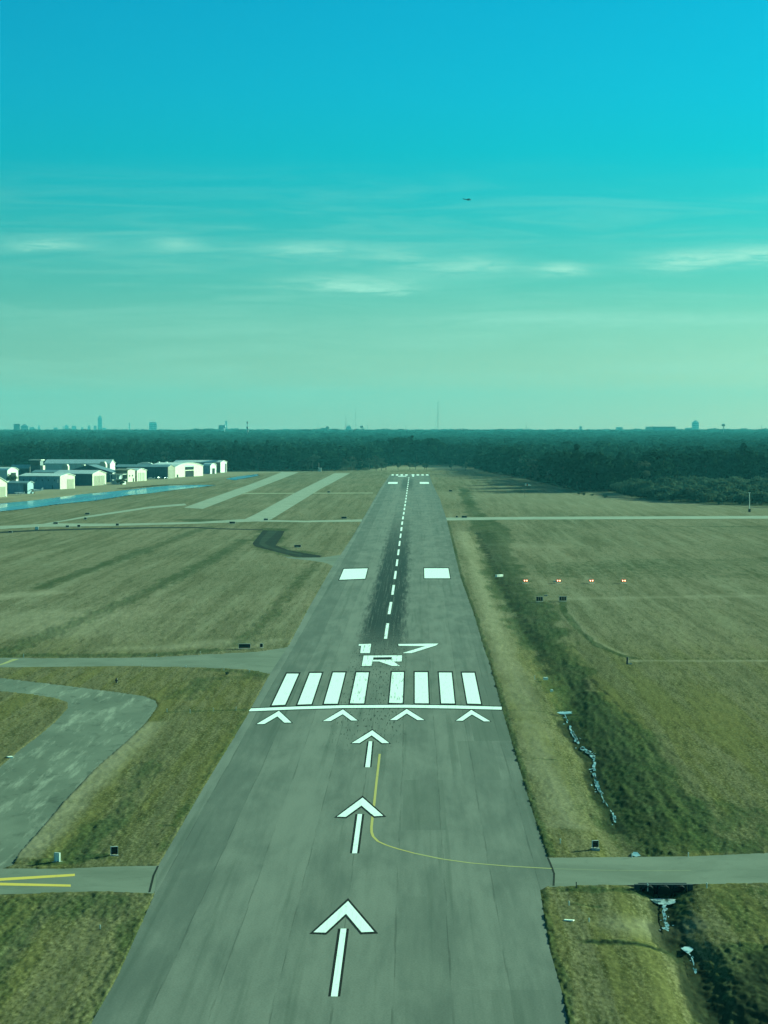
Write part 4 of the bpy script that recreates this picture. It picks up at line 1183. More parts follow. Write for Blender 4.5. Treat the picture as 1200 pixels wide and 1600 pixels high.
# ------------------------------------------------------------------ far skyline
def build_skyline():
    con = plain('tower_concrete', (0.55, 0.55, 0.52), 0.8, 0.2, 0.1, 0.02)
    gls = plain('tower_glass', (0.16, 0.22, 0.24), 0.3, 0.5, 0.1, 0.02)
    wht = plain('tank_white', (0.75, 0.75, 0.72), 0.6, 0.3)
    stl = plain('mast_steel', (0.20, 0.20, 0.20), 0.6, 0.3)
    def tower(x0, x1, yt, d, label, mat=con, steps=(), name='skyscraper', taper=1.0, depth=None, rough=0):
        d *= 1.4
        pl, pr = at_depth(x0, yt, d), at_depth(x1, yt, d)
        w = (pr.x - pl.x) / 2; z0 = float(terrain(d)); h = pl.z - z0
        a = empty(name, ((pl.x + pr.x) / 2, d, z0), 0.12, label=label, cat='skyscraper' if name == 'skyscraper' else 'building', group='buildings of the far skyline')
        dp = depth or w
        m = MB(); hb = h * (0.84 if steps else 1.0)
        m.loft([[(-w, -dp, 0), (w, -dp, 0), (w, dp, 0), (-w, dp, 0)], [(-w * taper, -dp * taper, hb), (w * taper, -dp * taper, hb), (w * taper, dp * taper, hb), (-w * taper, dp * taper, hb)]])
        m.build('tower_body', mat, a)
        b_ = MB()
        nfl = max(3, int(h / 12))
        if taper == 1.0:
            for i in range(nfl):
                b_.box(-w - .25, w + .25, -dp - .25, dp + .25, hb * (i + .35) / nfl, hb * (i + .75) / nfl)
            b_.build('window_band', gls, a)
        zb = hb
        for f, t in steps:
            zt = zb + h * t
            one('box', -w * f, w * f, -dp * f, dp * f, zb, zt).build('setback', mat, a); zb = zt
        return a
    tower(21.5, 31, 662.4, 7800, 'square dark slab block, leftmost on the horizon', gls)
    tower(32.5, 44.3, 663, 8600, 'pale twin of the dark slab block on the left horizon', con, [(0.7, .1), (.4, .06)])
    tower(57.5, 64.5, 663.5, 13200, 'pointed pyramid tower on the left horizon', con, taper=0.12)
    tower(46, 54, 667.5, 12800, 'low pale block between the slab twins and the pyramid tower')
    tower(98, 99.4, 666, 11000, 'needle-thin dark block on the left horizon', gls)
    tower(100.8, 107, 664, 13800, 'faint stepped block just left of a low one, left horizon', con, [(.6, .16)])
    tower(112, 119, 665.5, 13800, 'faint low block midway between needle and tall tower')
    tower(84, 90, 668, 13600, 'faintest low block right of the pyramid tower')
    tower(127, 130, 667.5, 13600, 'short faint block left of the tall tower')
    tower(137, 141.2, 664.8, 13400, 'narrow block with cap left of the tall tower', con, [(.7, .16)])
    tower(146.6, 150.8, 665.4, 13400, 'narrow block touching the tall tower at its left')
    tower(152.8, 159.2, 649.4, 13000, 'tallest tower on the horizon, with stepped top', con, [(.8, .08), (.5, .08)])
    tower(160, 166, 668.5, 13400, 'low block at the foot of the tall tower')
    tower(233, 244.6, 659.6, 10500, 'broad lone block between tall tower and water tank', con, [(.92, .16)])
    tower(341.6, 349, 664.2, 7000, 'small dark block beside the white water tank', gls)
    tower(352, 354.6, 657.5, 12500, 'slim pale tower behind the white water tank', con)
    tower(201.5, 203, 661, 13800, 'very faint slim tower left of the broad lone block')
    tower(541, 548.5, 665, 9000, 'small blocky building beside the mast at mid horizon', con, [(.6, .16)])
    tower(1014, 1050, 666.6, 6800, 'wide flat dark roof on the right horizon', gls, name='warehouse', depth=60)
    tower(963, 972, 667.4, 9500, 'low pale roof left of the wide flat dark roof', con, name='warehouse')
    tower(1082, 1091, 656.6, 9800, 'stepped tower with small crown on the right horizon', con, [(.7, .08), (.35, .08)])
    tower(905.5, 909, 666, 9000, 'short thin block on the horizon above the dark right wood', con)
    tower(1071, 1080, 668.5, 9000, 'low block just left of the stepped tower', con)
    def mast(x, yt, d, label, r=0.9, name='radio_mast', cap=None):
        d *= 1.25; r *= 1.25
        p = at_depth(x, yt, d); z0 = float(terrain(d)); h = p.z - z0
        a = empty(name, (p.x, d, z0), 0, label=label, cat='mast', group='masts on the horizon')
        one('tube', (0, 0, 0), (0, 0, h), r, r * .7, 4).build('mast_body', stl, a)
        if cap == 'cell':
            for zz, w in ((.98, 2.6), (.72, 3.2), (.55, 2.4)):
                one('tube', (0, 0, h * zz - 2.5), (0, 0, h * zz + 2.5), w, w, 8).build('antenna_ring', stl, a)
        elif cap == 'tank':
            m = MB(); m.ball((0, 0, h), 6.5, 6.5, 4.5); m.build('tank', stl, a)
        else:
            m = MB()
            for zz in (.35, .7):
                for q in range(3):
                    t = q * 2.094
                    m.tube((0, 0, h * zz), (h * .25 * math.cos(t), h * .25 * math.sin(t), 0), 0.12, 0.12, 3)
            m.build('guy_wires', stl, a)
    mast(684.3, 626.5, 7500, 'tallest thin radio mast, right of the far runway end', 0.8)
    mast(555.5, 632, 8800, 'tall faint mast right of the small blocky building', 0.5)
    mast(540.5, 650, 8000, 'mast rising directly beside the small blocky building', 0.9)
    mast(497, 656, 9000, 'short faint mast at mid horizon, left of the blocky building', 0.7)
    mast(574.5, 663, 8500, 'stubby faint mast right of the water tower', 0.8)
    mast(822, 659.5, 9000, 'thin mast on the horizon above the windsock', 1.0)
    mast(1190, 663.5, 7800, 'thin mast near the right edge of the horizon', 1.0)
    mast(605, 661, 9500, 'faint mast left of the far runway end', 0.4)
    mast(386.7, 659.6, 5200, 'three-tier cell tower right of the white water tank', 0.8, 'cell_tower', 'cell')
    mast(1130.6, 664.2, 6500, 'mushroom-shaped water tower near the right horizon', 1.6, 'water_tower', 'tank')
    mast(565.5, 667.0, 7000, 'dark round water tower at mid horizon', 1.4, 'water_tower', 'tank')
    mast(512, 668.0, 7000, 'small dark water tower left of the blocky building', 1.2, 'water_tower', 'tank')
    mast(634, 665, 7200, 'stubby dark mast above the clump beyond the runway', 1.1)
    p = at_depth(350.8, 666.5, 9000); z0 = float(terrain(9000))
    a = empty('water_tank', (p.x, 9000, z0), 0, label='white water tank between dark block and slim pale tower', cat='tank', group='masts on the horizon')
    m = MB(); m.ball((0, 0, p.z - z0), 5.0, 5.0, 6.0); m.build('tank', wht, a)
    one('tube', (0, 0, 0), (0, 0, p.z - z0 - 3), 1.3, 1.1).build('leg', wht, a)

# ------------------------------------------------------------------ small airfield things
def build_small():
    blk = plain('sign_black', (0.006, 0.006, 0.007), 0.5, 0.3)
    alu = plain('sign_frame', (0.55, 0.56, 0.52), 0.5, 0.4)
    wht = plain('stake_white', (0.84, 0.80, 0.66), 0.7, 0.2)
    con = plain('base_concrete', (0.34, 0.33, 0.29), 0.85, 0.2)
    drk = plain('dark_steel', (0.035, 0.04, 0.04), 0.6, 0.3)
    hole = MATS['dark_interior']
    def sign(px, yb, w_px, h_px, rot, label, face=blk, lift=0.18, legs=2, panels=1):
        P = gp(px, yb)
        k = F / P.y
        w, h = w_px / k, h_px / k
        s = empty('airfield_sign', (P.x, P.y, 0), rot, label=label, cat='sign', group='airfield signs on the grass')
        m = MB(); m.box(-w / 2 - .08, w / 2 + .08, -.3, .3, -.15, .09); m.build('base', con, s)
        for i in range(legs):
            x = (-.36 + .72 * i / max(1, legs - 1)) * w
            one('box', x - .035, x + .035, -.035, .035, .09, lift).build('leg', alu, s)
        pw = w / panels
        for i in range(panels):
            x0 = -w / 2 + i * pw + (0.03 if panels > 1 else 0); x1 = -w / 2 + (i + 1) * pw - (0.03 if panels > 1 else 0)
            one('box', x0, x1, -.09, .09, lift, lift + h).build('panel', face, s)
        t = .05 if w > .8 else .04
        fr = MB(); fr.box(-w / 2 - t, -w / 2 - .003, -.1, .1, lift - .03, lift + h + t); fr.box(w / 2 + .003, w / 2 + t, -.1, .1, lift - .03, lift + h + t)
        fr.box(-w / 2 - .003, w / 2 + .003, -.1, .1, lift + h + .003, lift + h + t)
        fr.build('frame', alu, s)
    G = 'airfield signs on the grass'
    sign(382, 1014, 17.5, 6.0, 0.05, 'long black sign with pale frame beside the middle taxiway mouth')
    sign(408.5, 1012.6, 4.2, 5.2, 0.0, 'small square black sign right of the long one at the middle taxiway')
    sign(930, 1326.5, 9.0, 9.5, 0.25, 'square black sign on the right verge above the lower taxiway')
    sign(178.5, 1337.5, 10, 11, 0.3, 'square black sign with bright right edge above the yellow lines')
    sign(89.5, 1347.5, 8.5, 12.5, -0.5, 'white slanted sign panel above the yellow lines', face=wht, lift=.12)
    sign(843, 940.5, 10, 6, 0.0, 'dark three-panel sign on the right field, left of a pair', panels=3, lift=.25)
    sign(879.5, 940, 11, 6, 0.0, 'dark three-panel sign on the right field, right of a pair', panels=3, lift=.25)
    for px, yb, w, h, lab in ((465, 855.4, 10, 3, 'low dark sign by the bend of the dark track'), (415.5, 813.2, 6.5, 2.4, 'low dark sign where the pale parallel taxiway starts'),
                              (537.5, 810.5, 8, 2.6, 'low dark sign left of the runway at the far cross taxiway'), (725.5, 809.2, 8, 2.6, 'low dark sign right of the runway at the far cross taxiway'),
                              (713.6, 808.8, 3, 2, 'tiny dark sign right of the runway at the far cross taxiway'), (704, 768, 5, 1.8, 'tiny dark sign right of the runway near its far end'),
                              (513.5, 770, 4, 2, 'tiny dark sign beside the thin pale track'),
                              (16, 832.6, 6, 2.2, 'dark sign at the left edge below the far left taxiway'), (87, 819, 7, 2.4, 'dark sign in the fork of the far left taxiway'),
                              (133.5, 811.6, 4, 2.4, 'tiny dark marker on the grass above the fork of the far left taxiway'), (105.5, 824, 5, 2.4, 'dark sign below the far left taxiway, left of its neighbour'),
                              (123.3, 823.6, 4.4, 2.8, 'dark sign below the far left taxiway, right of its neighbour'), (183.5, 821.5, 4.6, 2.8, 'lone dark sign midway along the far left taxiway'),
                              (363, 818.2, 8.5, 2.5, 'low dark sign left of the pale parallel taxiway'), (136.5, 804, 7, 2, 'dark sign above the far left taxiway fork')):
        sign(px, yb, w, h, 0.0, lab, lift=.15)
    sign(57.5, 827.6, 5, 4, 0.0, 'small white marker below the far left taxiway', face=wht, lift=.1)
    # runway edge stakes and lights
    GS = 'marker stakes and edge lights'
    def stake(px, yb, h_px, label, mat=wht, r=.05, lean=0.0):
        P = gp(px, yb); h = h_px / (F / P.y)
        s = empty('marker_stake', (P.x, P.y, 0), 0, label=label, cat='stake', group=GS)
        one('tube', (0, 0, -.2), (lean, 0, h), r, r * .85, 6).build('post', mat, s)
        one('tube', (lean, 0, h - .02), (lean, 0, h + .09), r * 1.35, r * .9, 6).build('cap', mat, s)
    for i, (px, yb) in enumerate(((261, 1113.8), (297, 1115), (333.5, 1112.5), (369, 1111))):
        stake(px, yb, 5.5, 'threshold light post on the left verge, ' + ['farthest from', 'second farthest from', 'second nearest to', 'nearest to'][i] + ' the runway', r=.045)
    for px, yb, h, lab in ((875.5, 1319, 7, 'white stake just left of the square black sign on the right verge'), (1012, 1388.5, 6.5, 'white stake left of the culvert mouth'), (1104.5, 1388, 7, 'white stake right of the culvert mouth'),
                           (889.2, 1415.5, 6, 'white stake on the lower right grass near the runway corner'), (1075.5, 1338.8, 5.5, 'white stake on the upper edge of the lower right taxiway'), (920.5, 1441, 5, 'short stake right of the fallen white board'),
                           (156.5, 1453, 6, 'white stake on the lower left grass'), (37, 1028, 5.5, 'white stake at the upper edge of the middle taxiway'), (245, 1026, 3.5, 'tiny stake midway on the upper edge of the middle taxiway'),
                           (313, 1022, 3.5, 'tiny stake near the right on the upper edge of the middle taxiway'), (222, 1042.6, 3.6, 'tiny stake at the left on the lower edge of the middle taxiway'), (290.5, 1044, 4, 'tiny stake in the middle on the lower edge of the middle taxiway'),
                           (350, 1048, 4, 'tiny stake at the right on the lower edge of the middle taxiway'), (390, 1051, 4, 'tiny stake by the runway mouth of the middle taxiway'), (835.5, 1060, 4, 'tiny white stake in the green ditch'),
                           (987.5, 1340, 5, 'white stake by the puddle at the lower right taxiway')):
        stake(px, yb, h, lab)
    stake(900.5, 1389, 9.5, 'dark thin post at the lower edge of the lower right taxiway', drk, .04)
    # dark post with casing on the right field
    P = gp(980, 1038.5)
    s = empty('marker_post', (P.x, P.y, 0), .3, label='thick dark post where the track bends on the right field', cat='post')
    one('tube', (0, 0, -.1), (.05, 0, 1.05), .17, .15, 10).build('post', drk, s)
    one('tube', (.05, 0, 1.05), (.05, 0, 1.17), .2, .12, 10).build('cap', drk, s)
    one('box', .2, .75, -.15, .15, -.1, .22).build('footing', con, s)
    P = gp(182, 1067.5)
    s = empty('hydrant', (P.x, P.y, 0), 0, label='dark stubby hydrant-like post above the bend of the old taxiway', cat='post')
    one('tube', (0, 0, -.1), (0, 0, .6), .14, .12, 8).build('post', drk, s)
    one('tube', (-.22, 0, .38), (.22, 0, .38), .08, .08, 8).build('nozzle', drk, s)
    one('tube', (0, 0, .6), (0, 0, .74), .17, .06, 8).build('cap', drk, s)
    # concrete ends and boards lying on the grass
    def slab(px, yb, w, d, h, rot, label, mat=con, name='concrete_slab'):
        P = gp(px, yb)
        o = one('box', -w / 2, w / 2, -d / 2, d / 2, -.1, h).build(name, mat)
        o.location = (P.x, P.y, 0.05); o.rotation_euler = (0, 0, rot)
        bv = o.modifiers.new('edge', 'BEVEL'); bv.width = .03; bv.segments = 2
        tag(o, label, 'slab', 'slabs and boards on the grass')
    slab(780, 901, 2.6, .6, .45, .9, 'pale concrete drain end in the green ditch left of the lights', wht)
    slab(852.5, 1061.5, .65, .5, .25, .2, 'small white block in the green ditch', wht)
    slab(862, 1080, .35, .4, .2, .2, 'tiny white block in the ditch below the small white block', wht)
    slab(889, 1439.5, .75, .4, .07, -.35, 'white board fallen on the lower right grass', wht)
    slab(15.5, 1184, .6, .9, .10, .3, 'small white block on the edge of the old taxiway', wht)
    slab(869, 909.5, 1.4, .5, .22, .3, 'pale footing below the second approach light', con)
    slab(853, 931.5, .7, .4, .2, 0, 'small pale footing above the dark three-panel signs', con)
    # culvert
    P = gp(1037, 1390, -.1)
    s = empty('culvert', (P.x, P.y, -.7), 0.0, label='dark culvert under the lower right taxiway where the ditch comes out', cat='culvert')
    m = MB(); m.box(-2.3, 2.3, 0, .35, .95, 1.02 - .02); m.box(-2.3, -1.9, 0, .35, -.2, .95); m.box(1.9, 2.3, 0, .35, -.2, .95); m.box(-1.9, 1.9, .9, 1.2, -.2, .95)
    m.build('headwall', drk, s)
    for x in (-1.25, 0, 1.25):
        o = MB()
        ro, ri = .56, .50
        rings = []
        for (yy, rr) in ((-.35, ro), (1.0, ro), (1.0, ri), (-.35, ri)):
            rings.append([(x + rr * math.cos(t * math.pi / 8), yy, .36 + rr * math.sin(t * math.pi / 8)) for t in range(16)])
        o.loft(rings + [rings[0]], cap=False)
        o.build('pipe', hole, s)
    # PAPI light units
    red = emit_mat('papi_lens', (1.0, 0.45, 0.22), 3.0)
    orange = plain('aviation_orange', (0.55, 0.12, 0.03), 0.5, 0.35)
    proto = None
    for i, px in enumerate((821.3, 872.8, 924.0, 974.5)):
        P = gp(px, 911.5)
        if proto is None:
            s = empty('approach_light', (P.x, P.y, 0), 0, cat='light', group='row of approach lights on the right field')
            one('box', -.75, .75, -.5, .7, -.1, .06).build('base', con, s)
            for x, y in ((-.5, -.3), (.5, -.3), (0, .45)):
                one('tube', (x, y, .06), (x, y, .5), .04, .04, 6).build('leg', alu, s)
            h = MB(); h.loft([[(-.6, -.55, .5), (.6, -.55, .5), (.6, -.55, .84), (-.6, -.55, .84)], [(-.6, .6, .5), (.6, .6, .5), (.6, .6, .95), (-.6, .6, .95)]])
            hs = h.build('housing', orange, s)
            for x in (-.27, .27):
                one('tube', (x, -.553, .67), (x, -.60, .67), .12, .12, 12).build('lens', red, s)
            proto = s
        else:
            s = copy_tree(proto); s.location = (P.x, P.y, 0)
        s['label'] = 'glowing reddish approach light, ' + ['nearest the runway', 'second from the runway', 'third from the runway', 'farthest from the runway'][i]
    # windsock
    P = gp(820, 777)
    k = F / P.y
    s = empty('windsock', (P.x, P.y, 0), 0, label='orange and white windsock before the dark right wood', cat='windsock')
    hz = (777 - 757) / k
    one('tube', (0, 0, 0), (0, 0, hz + .3), .09, .06).build('pole', drk, s)
    rings = []
    mb = MB()
    for i in range(5):
        t = i / 4; r = .62 - .3 * t
        rings.append([(0.1 + 3.2 * t, r * math.cos(a * math.pi / 5), hz - .5 * t * t + r * math.sin(a * math.pi / 5)) for a in range(10)])
    for i in range(4):
        mb.mi = 1 if i in (1,) else 0
        mb.loft([rings[i], rings[i + 1]], cap=False)
    mb.build('sock', [wht, orange], s)
    # tall white pole
    P = gp(1171, 800)
    k = F / P.y
    s = empty('light_pole', (P.x, P.y, 0), 0, label='tall white pole on the grass before the right wood', cat='pole')
    one('tube', (0, 0, 0), (0, 0, 29.5 / k), .2, .13).build('pole', wht, s)
    one('box', -.5, .5, -.4, .4, 0, 1.4).build('control_box', drk, s)
    one('box', -.45, .45, -.2, .2, 29.5 / k, 29.5 / k + .35).build('lamp_head', wht, s)

def build_vehicles():
    wht = plain('aircraft_white', (0.82, 0.82, 0.78), 0.35, 0.5, 0.05)
    gls = plain('dark_glass', (0.02, 0.035, 0.045), 0.12, 0.6, 0.1)
    blk = plain('tyre_rubber', (0.015, 0.015, 0.015), 0.9, 0.1)
    drk = plain('aircraft_dark', (0.05, 0.07, 0.08), 0.4, 0.4, 0.05)
    def plane(loc, rz, label, body, s=1.0, tilt=(0, 0)):
        a = empty('light_aircraft', loc, rz, label=label, cat='aeroplane')
        a.rotation_euler = (tilt[0], tilt[1], rz)
        a.scale = (s, s, s)
        rg = []
        for y, w, h, z in ((3.9, .16, .16, 1.25), (3.5, .42, .42, 1.25), (2.6, .55, .52, 1.25), (1.6, .6, .68, 1.4), (.2, .6, .72, 1.45), (-1.2, .45, .5, 1.42), (-3.2, .18, .26, 1.5), (-4.4, .07, .14, 1.55)):
            rg.append([(w * math.cos(t * math.pi / 6), y, z + h * math.sin(t * math.pi / 6)) for t in range(12)])
        m = MB(); m.loft(rg); m.build('fuselage', body, a, True)
        def slab(name, x0, x1, y0, y1, z, th, tip=.7, mat=body):
            m = MB()
            rr = []
            for x, k in ((x0, tip), (x0 * .45 + x1 * .55 - (x1 - x0) * .05, 1), (x1, tip)):
                yc = (y0 + y1) / 2; hc = (y1 - y0) / 2 * k
                rr.append([(x, yc - hc, z), (x, yc - hc * .2, z - th * .4), (x, yc + hc, z), (x, yc + hc * .4, z + th * .6)])
            m.loft(rr); return m.build(name, mat, a)
        slab('wing', -5.4, 5.4, .1, 1.75, 2.2, .2)
        slab('tailplane', -1.7, 1.7, -4.6, -3.7, 1.65, .08)
        m = MB(); m.loft([[(-.04, -3.4, 1.6), (.04, -3.4, 1.6), (.04, -4.7, 1.6), (-.04, -4.7, 1.6)], [(-.03, -4.3, 2.95), (.03, -4.3, 2.95), (.03, -4.9, 2.95), (-.03, -4.9, 2.95)]]); m.build('fin', body, a)
        for sx in (-1, 1):
            one('tube', (sx * .5, .9, .95), (sx * 2.6, 1.0, 2.14), .05, .05, 6).build('wing_strut', body, a)
            one('tube', (sx * .35, .3, .95), (sx * 1.15, .3, .22), .06, .05, 6).build('gear_leg', body, a)
            one('tube', (sx * 1.08, .3, .25), (sx * 1.26, .3, .25), .25, .25, 12).build('wheel', blk, a)
            one('box', sx * .58 - .035, sx * .58 + .035, .3, 1.5, 1.55, 1.98).build('window', gls, a)
        one('tube', (-.08, 3.0, .22), (.08, 3.0, .22), .22, .22, 12).build('wheel', blk, a)
        one('tube', (0, 3.0, .3), (0, 2.8, .9), .05, .05, 6).build('gear_leg', body, a)
        m = MB(); m.box(-.95, .95, 3.92, 3.97, 1.18, 1.32); m.build('propeller', blk, a)
        m = MB(); m.loft([[(-.5, 1.95, 1.75), (.5, 1.95, 1.75), (.5, 1.5, 2.12), (-.5, 1.5, 2.12)], [(-.5, 1.99, 1.77), (.5, 1.99, 1.77), (.5, 1.54, 2.14), (-.5, 1.54, 2.14)]]); m.build('windscreen', gls, a)
        return a
    p = at_depth(730.5, 311.5, 2650)
    plane((p.x, p.y, p.z - 1.5), math.radians(-78), 'small dark aeroplane flying high in the sky, right of centre', drk, 0.92)
    p = gp(53, 771)
    plane((p.x, p.y, 0), math.radians(115), 'white high-wing aeroplane parked beside the low blue shed', wht, 1.15)
    p = gp(31, 774)
    plane((p.x, p.y, 0), math.radians(60), 'white aeroplane parked in front of the low blue shed', wht, 0.7)
    p = gp(236, 749.5)
    plane((p.x, p.y, 0), math.radians(75), 'small white aeroplane parked left of the dark cars', wht, 0.65)
    def car(loc, rz, label, paint_m, s=1.0):
        a = empty('parked_car', loc, rz, label=label, cat='car', group='cars parked by the hangars'); a.scale = (s, s, s)
        m = MB(); rg = []
        for x, z0, z1, w in ((-2.2, .45, .85, .75), (-2.0, .3, .98, .86), (-.9, .28, 1.0, .9), (.9, .28, .98, .9), (1.9, .3, .86, .86), (2.2, .42, .7, .74)):
            rg.append([(x, -w, z0), (x, w, z0), (x, w, z1 * .8), (x, w * .9, z1), (x, -w * .9, z1), (x, -w, z1 * .8)])
        m.loft(rg); m.build('body', paint_m, a)
        m = MB(); m.loft([[(-1.7, -.78, .97), (1.0, -.78, .97), (1.0, .78, .97), (-1.7, .78, .97)], [(-1.2, -.62, 1.46), (.35, -.62, 1.46), (.35, .62, 1.46), (-1.2, .62, 1.46)]]); m.build('cabin', gls, a)
        m = MB(); m.box(-1.2, .35, -.63, .63, 1.463, 1.52); m.build('roof', paint_m, a)
        for x in (-1.35, 1.4):
            for y in (-.82, .82):
                one('tube', (x, y - .1, .32), (x, y + .1, .32), .32, .32, 12).build('wheel', blk, a)
    cp = [plain('car_black', (.012, .014, .016), .25, .5), plain('car_navy', (.02, .035, .06), .25, .5), plain('car_silver', (.5, .52, .52), .3, .5), plain('car_white', (.78, .78, .76), .3, .5)]
    for px, yb, c, lab in ((241, 748.3, 0, 'black car parked at the left of the dark group'), (246.5, 748.6, 1, 'dark navy car parked in the middle of the dark group'), (250.5, 748.2, 2, 'silver car parked among the dark cars'),
                           (255, 748.6, 0, 'black car parked just right of the silver car'), (260, 748, 3, 'white car parked at the tan end of the long dark hangar'),
                           (2, 775.5, 0, 'dark car parked at the left frame edge by the tan door'), (7, 776.4, 3, 'white car parked right of the dark one by the tan door')):
        P = gp(px, yb)
        car((P.x, P.y, 0), math.radians(70 + (px * 37) % 40), lab, cp[c], 1.2)

# ------------------------------------------------------------------ air, sky, sun, camera
SUN_AZ, SUN_EL = math.radians(47), math.radians(15)
def build_haze():
    m, nt, out = new_mat('haze_air')
    v = nt.nodes.new('ShaderNodeVolumePrincipled')
    v.inputs['Color'].default_value = HAZE_COL
    v.inputs['Density'].default_value = HAZE_D
    v.inputs['Anisotropy'].default_value = 0.0
    nt.links.new(v.outputs[0], out.inputs['Volume'])
    b = MB(); b.box(-21000, 21000, -21000, 21000, -2.0, 330.0)
    tag(b.build('haze', m), kind='stuff')
HAZE_COL = (0.10, 0.51, 0.60, 1.0); HAZE_D = 5.2e-5

CLOUDS = [(78, 386, 55, 8, .55), (280, 382, 34, 10, .42), (490, 389, 80, 12, .42), (618, 402, 40, 11, .42), (735, 413, 60, 15, .5), (878, 420, 38, 8, .7), (545, 441, 95, 11, .75), (600, 452, 50, 6, .5),
          (1075, 408, 70, 12, .75), (1190, 398, 70, 12, .75), (980, 500, 330, 10, .35), (700, 520, 500, 26, .12), (420, 405, 300, 25, .10), (1100, 560, 200, 30, .08)]
def build_world():
    w = bpy.data.worlds.new('World'); SC.world = w
    w.use_nodes = True
    nt = w.node_tree; nt.nodes.clear()
    b = NB(nt)
    out = b.n('ShaderNodeOutputWorld')
    bg = b.n('ShaderNodeBackground')
    sky = b.n('ShaderNodeTexSky', sky_type='NISHITA')
    sky.sun_disc = False; sky.sun_elevation = SUN_EL; sky.sun_rotation = SUN_AZ
    sky.air_density = 1.0; sky.dust_density = 1.0; sky.ozone_density = 1.0; sky.altitude = 0
    tc = b.n('ShaderNodeTexCoord').outputs['Generated']
    x, y, z = b.sep(tc)
    el = b.math('MULTIPLY', b.math('ARCSINE', z), 180 / math.pi)
    az = b.math('MULTIPLY', b.math('ARCTAN2', x, y), 180 / math.pi)
    rp = b.n('ShaderNodeValToRGB')
    b.put(rp.inputs[0], b.math('DIVIDE', el, 90.0, clamp=True))
    e = rp.color_ramp
    while len(e.elements) > 1:
        e.elements.remove(e.elements[-1])
    e.elements[0].position = 0.0; e.elements[0].color = (*SKY_TINT[0][1], 1)
    for d, c in SKY_TINT[1:]:
        q = e.elements.new(d / 90.0); q.color = (*c, 1)
    col = b.mix(1.0, sky.outputs[0], rp.outputs[0], 'MULTIPLY')
    # high thin cloud, laid out by bearing and elevation
    cv = b.comb(az, b.math('MULTIPLY', el, 5.0))
    wn = b.noise(b.mapping(cv, (0.55, 1, 1), (0, 0, 0.10)), 1.5, 8, 0.66, 0.9)
    wf = b.rng(wn, 0.34, 0.66)
    tot = None
    for px, py, sx, sy, st in CLOUDS:
        a0 = math.degrees(math.atan((px - CX) / F)); e0 = math.degrees(math.atan((YH - py) / F))
        wa = math.degrees(sx / F); we = math.degrees(sy / F)
        da = b.math('DIVIDE', b.math('SUBTRACT', az, a0), wa)
        de = b.math('DIVIDE', b.math('SUBTRACT', b.math('ADD', el, b.math('MULTIPLY', b.math('SUBTRACT', wn, 0.5), 0.5)), e0), we)
        g = b.math('ADD', b.math('MULTIPLY', da, da), b.math('MULTIPLY', de, de))
        g = b.math('MULTIPLY', b.math('EXPONENT', b.math('MULTIPLY', g, -1.0)), st)
        tot = g if tot is None else b.math('ADD', tot, g)
    bands = b.noise(b.comb(b.math('MULTIPLY', az, 0.12), b.math('MULTIPLY', el, 1.5)), 1.6, 5, 0.6, 0.8)
    sheet = b.math('MULTIPLY', b.rng(bands, 0.40, 0.72), b.math('MULTIPLY', b.rng(el, 6.0, 4.2), 0.16))
    fs = b.noise(b.comb(b.math('MULTIPLY', az, 0.9), b.math('ADD', b.math('MULTIPLY', el, 5.0), b.math('MULTIPLY', az, 0.25))), 0.9, 8, 0.7, 0.7)
    tot = b.math('ADD', b.math('MULTIPLY', tot, b.math('MULTIPLY', b.rng(wn, 0.30, 0.62, 0.4, 1.0), b.rng(fs, 0.28, 0.62, 0.45, 1.1))), sheet)
    col = b.mix(b.math('MULTIPLY', tot, 0.9, clamp=True), col, CLOUD_COL)
    b.put(bg.inputs[0], col)
    bg.inputs[1].default_value = SKY_STR
    nt.links.new(bg.outputs[0], out.inputs[0])

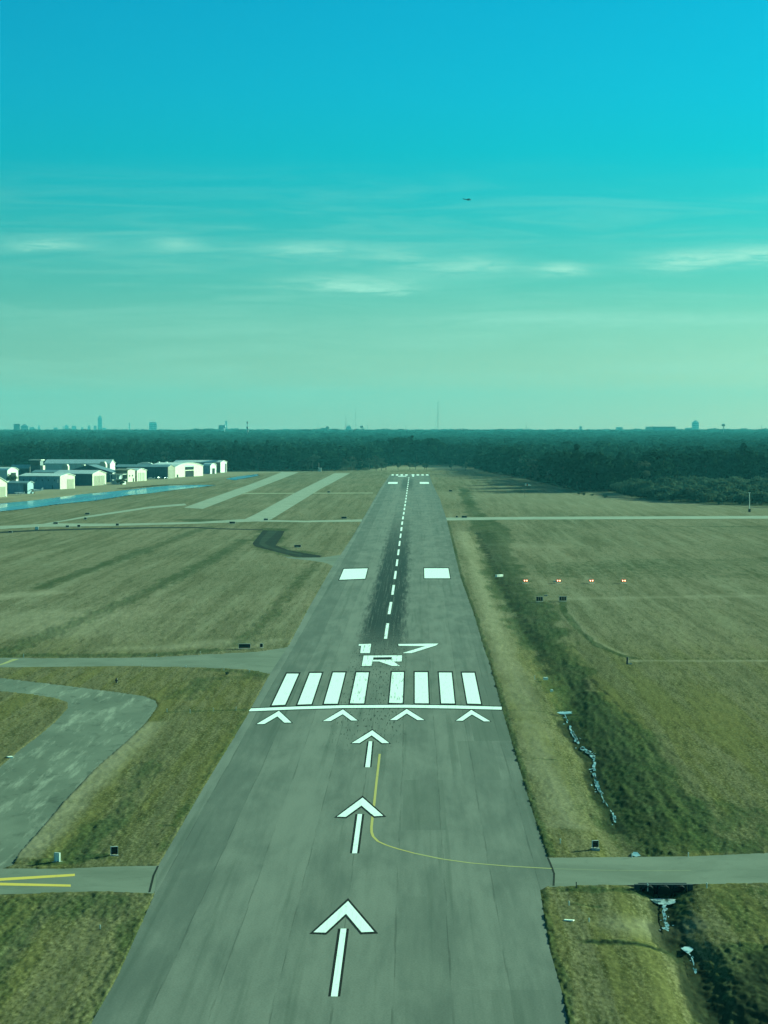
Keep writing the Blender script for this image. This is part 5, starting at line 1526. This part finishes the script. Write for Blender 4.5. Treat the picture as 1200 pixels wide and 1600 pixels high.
SKY_STR = 0.1
SKY_TINT = [(0.0, (0.31, 0.43, 0.50)), (0.4, (0.26, 0.40, 0.46)), (1.7, (0.135, 0.305, 0.365)), (3.1, (0.056, 0.262, 0.315)), (4.5, (0.015, 0.250, 0.318)), (5.85, (0.0, 0.254, 0.342)),
            (7.2, (0.0, 0.254, 0.365)), (9.2, (0.0, 0.246, 0.365)), (25.0, (0.11, 0.43, 0.43)), (90.0, (0.13, 0.45, 0.43))]
CLOUD_COL = (1.7, 3.2, 2.5)
EXPO = 1.6
SUN_S, SUN_COL = 5.0, (0.60, 1.0, 0.66)

def build_light_camera():
    s = Vector((math.sin(SUN_AZ) * math.cos(SUN_EL), math.cos(SUN_AZ) * math.cos(SUN_EL), math.sin(SUN_EL)))
    li = bpy.data.lights.new('sun', 'SUN')
    li.energy = SUN_S; li.angle = math.radians(0.5); li.color = SUN_COL
    o = link(bpy.data.objects.new('sun', li)); o.rotation_euler = s.to_track_quat('Z', 'Y').to_euler(); o.location = s * 300
    cam = bpy.data.cameras.new('camera')
    cam.sensor_fit = 'VERTICAL'; cam.sensor_height = 36.0; cam.sensor_width = 27.0
    cam.lens = 36.0 * F / 1600.0
    cam.clip_start = 1.0; cam.clip_end = 60000
    co = link(bpy.data.objects.new('camera', cam))
    co.location = (0, 0, H); co.rotation_euler = (math.pi / 2 - TH, 0, 0)
    SC.camera = co
    vs = SC.view_settings
    vs.view_transform = 'Standard'; vs.look = 'None'; vs.gamma = 1.0; vs.exposure = EXPO; vs.use_curve_mapping = False
    SC.render.engine = 'CYCLES'
    c = SC.cycles
    c.max_bounces = 5; c.diffuse_bounces = 2; c.glossy_bounces = 2; c.transmission_bounces = 2; c.volume_bounces = 0; c.transparent_max_bounces = 4
    c.sample_clamp_indirect = 4.0
    c.caustics_reflective = False; c.caustics_refractive = False
    c.use_adaptive_sampling = False; c.use_denoising = True; c.denoiser = 'OPENIMAGEDENOISE'

MODE = 'full'
build_world()
build_light_camera()
if MODE == 'full':
    build_ground()
    build_paving()
    build_water()
    build_trees()
    build_hangars()
    build_skyline()
    build_small()
    build_vehicles()
    build_haze()
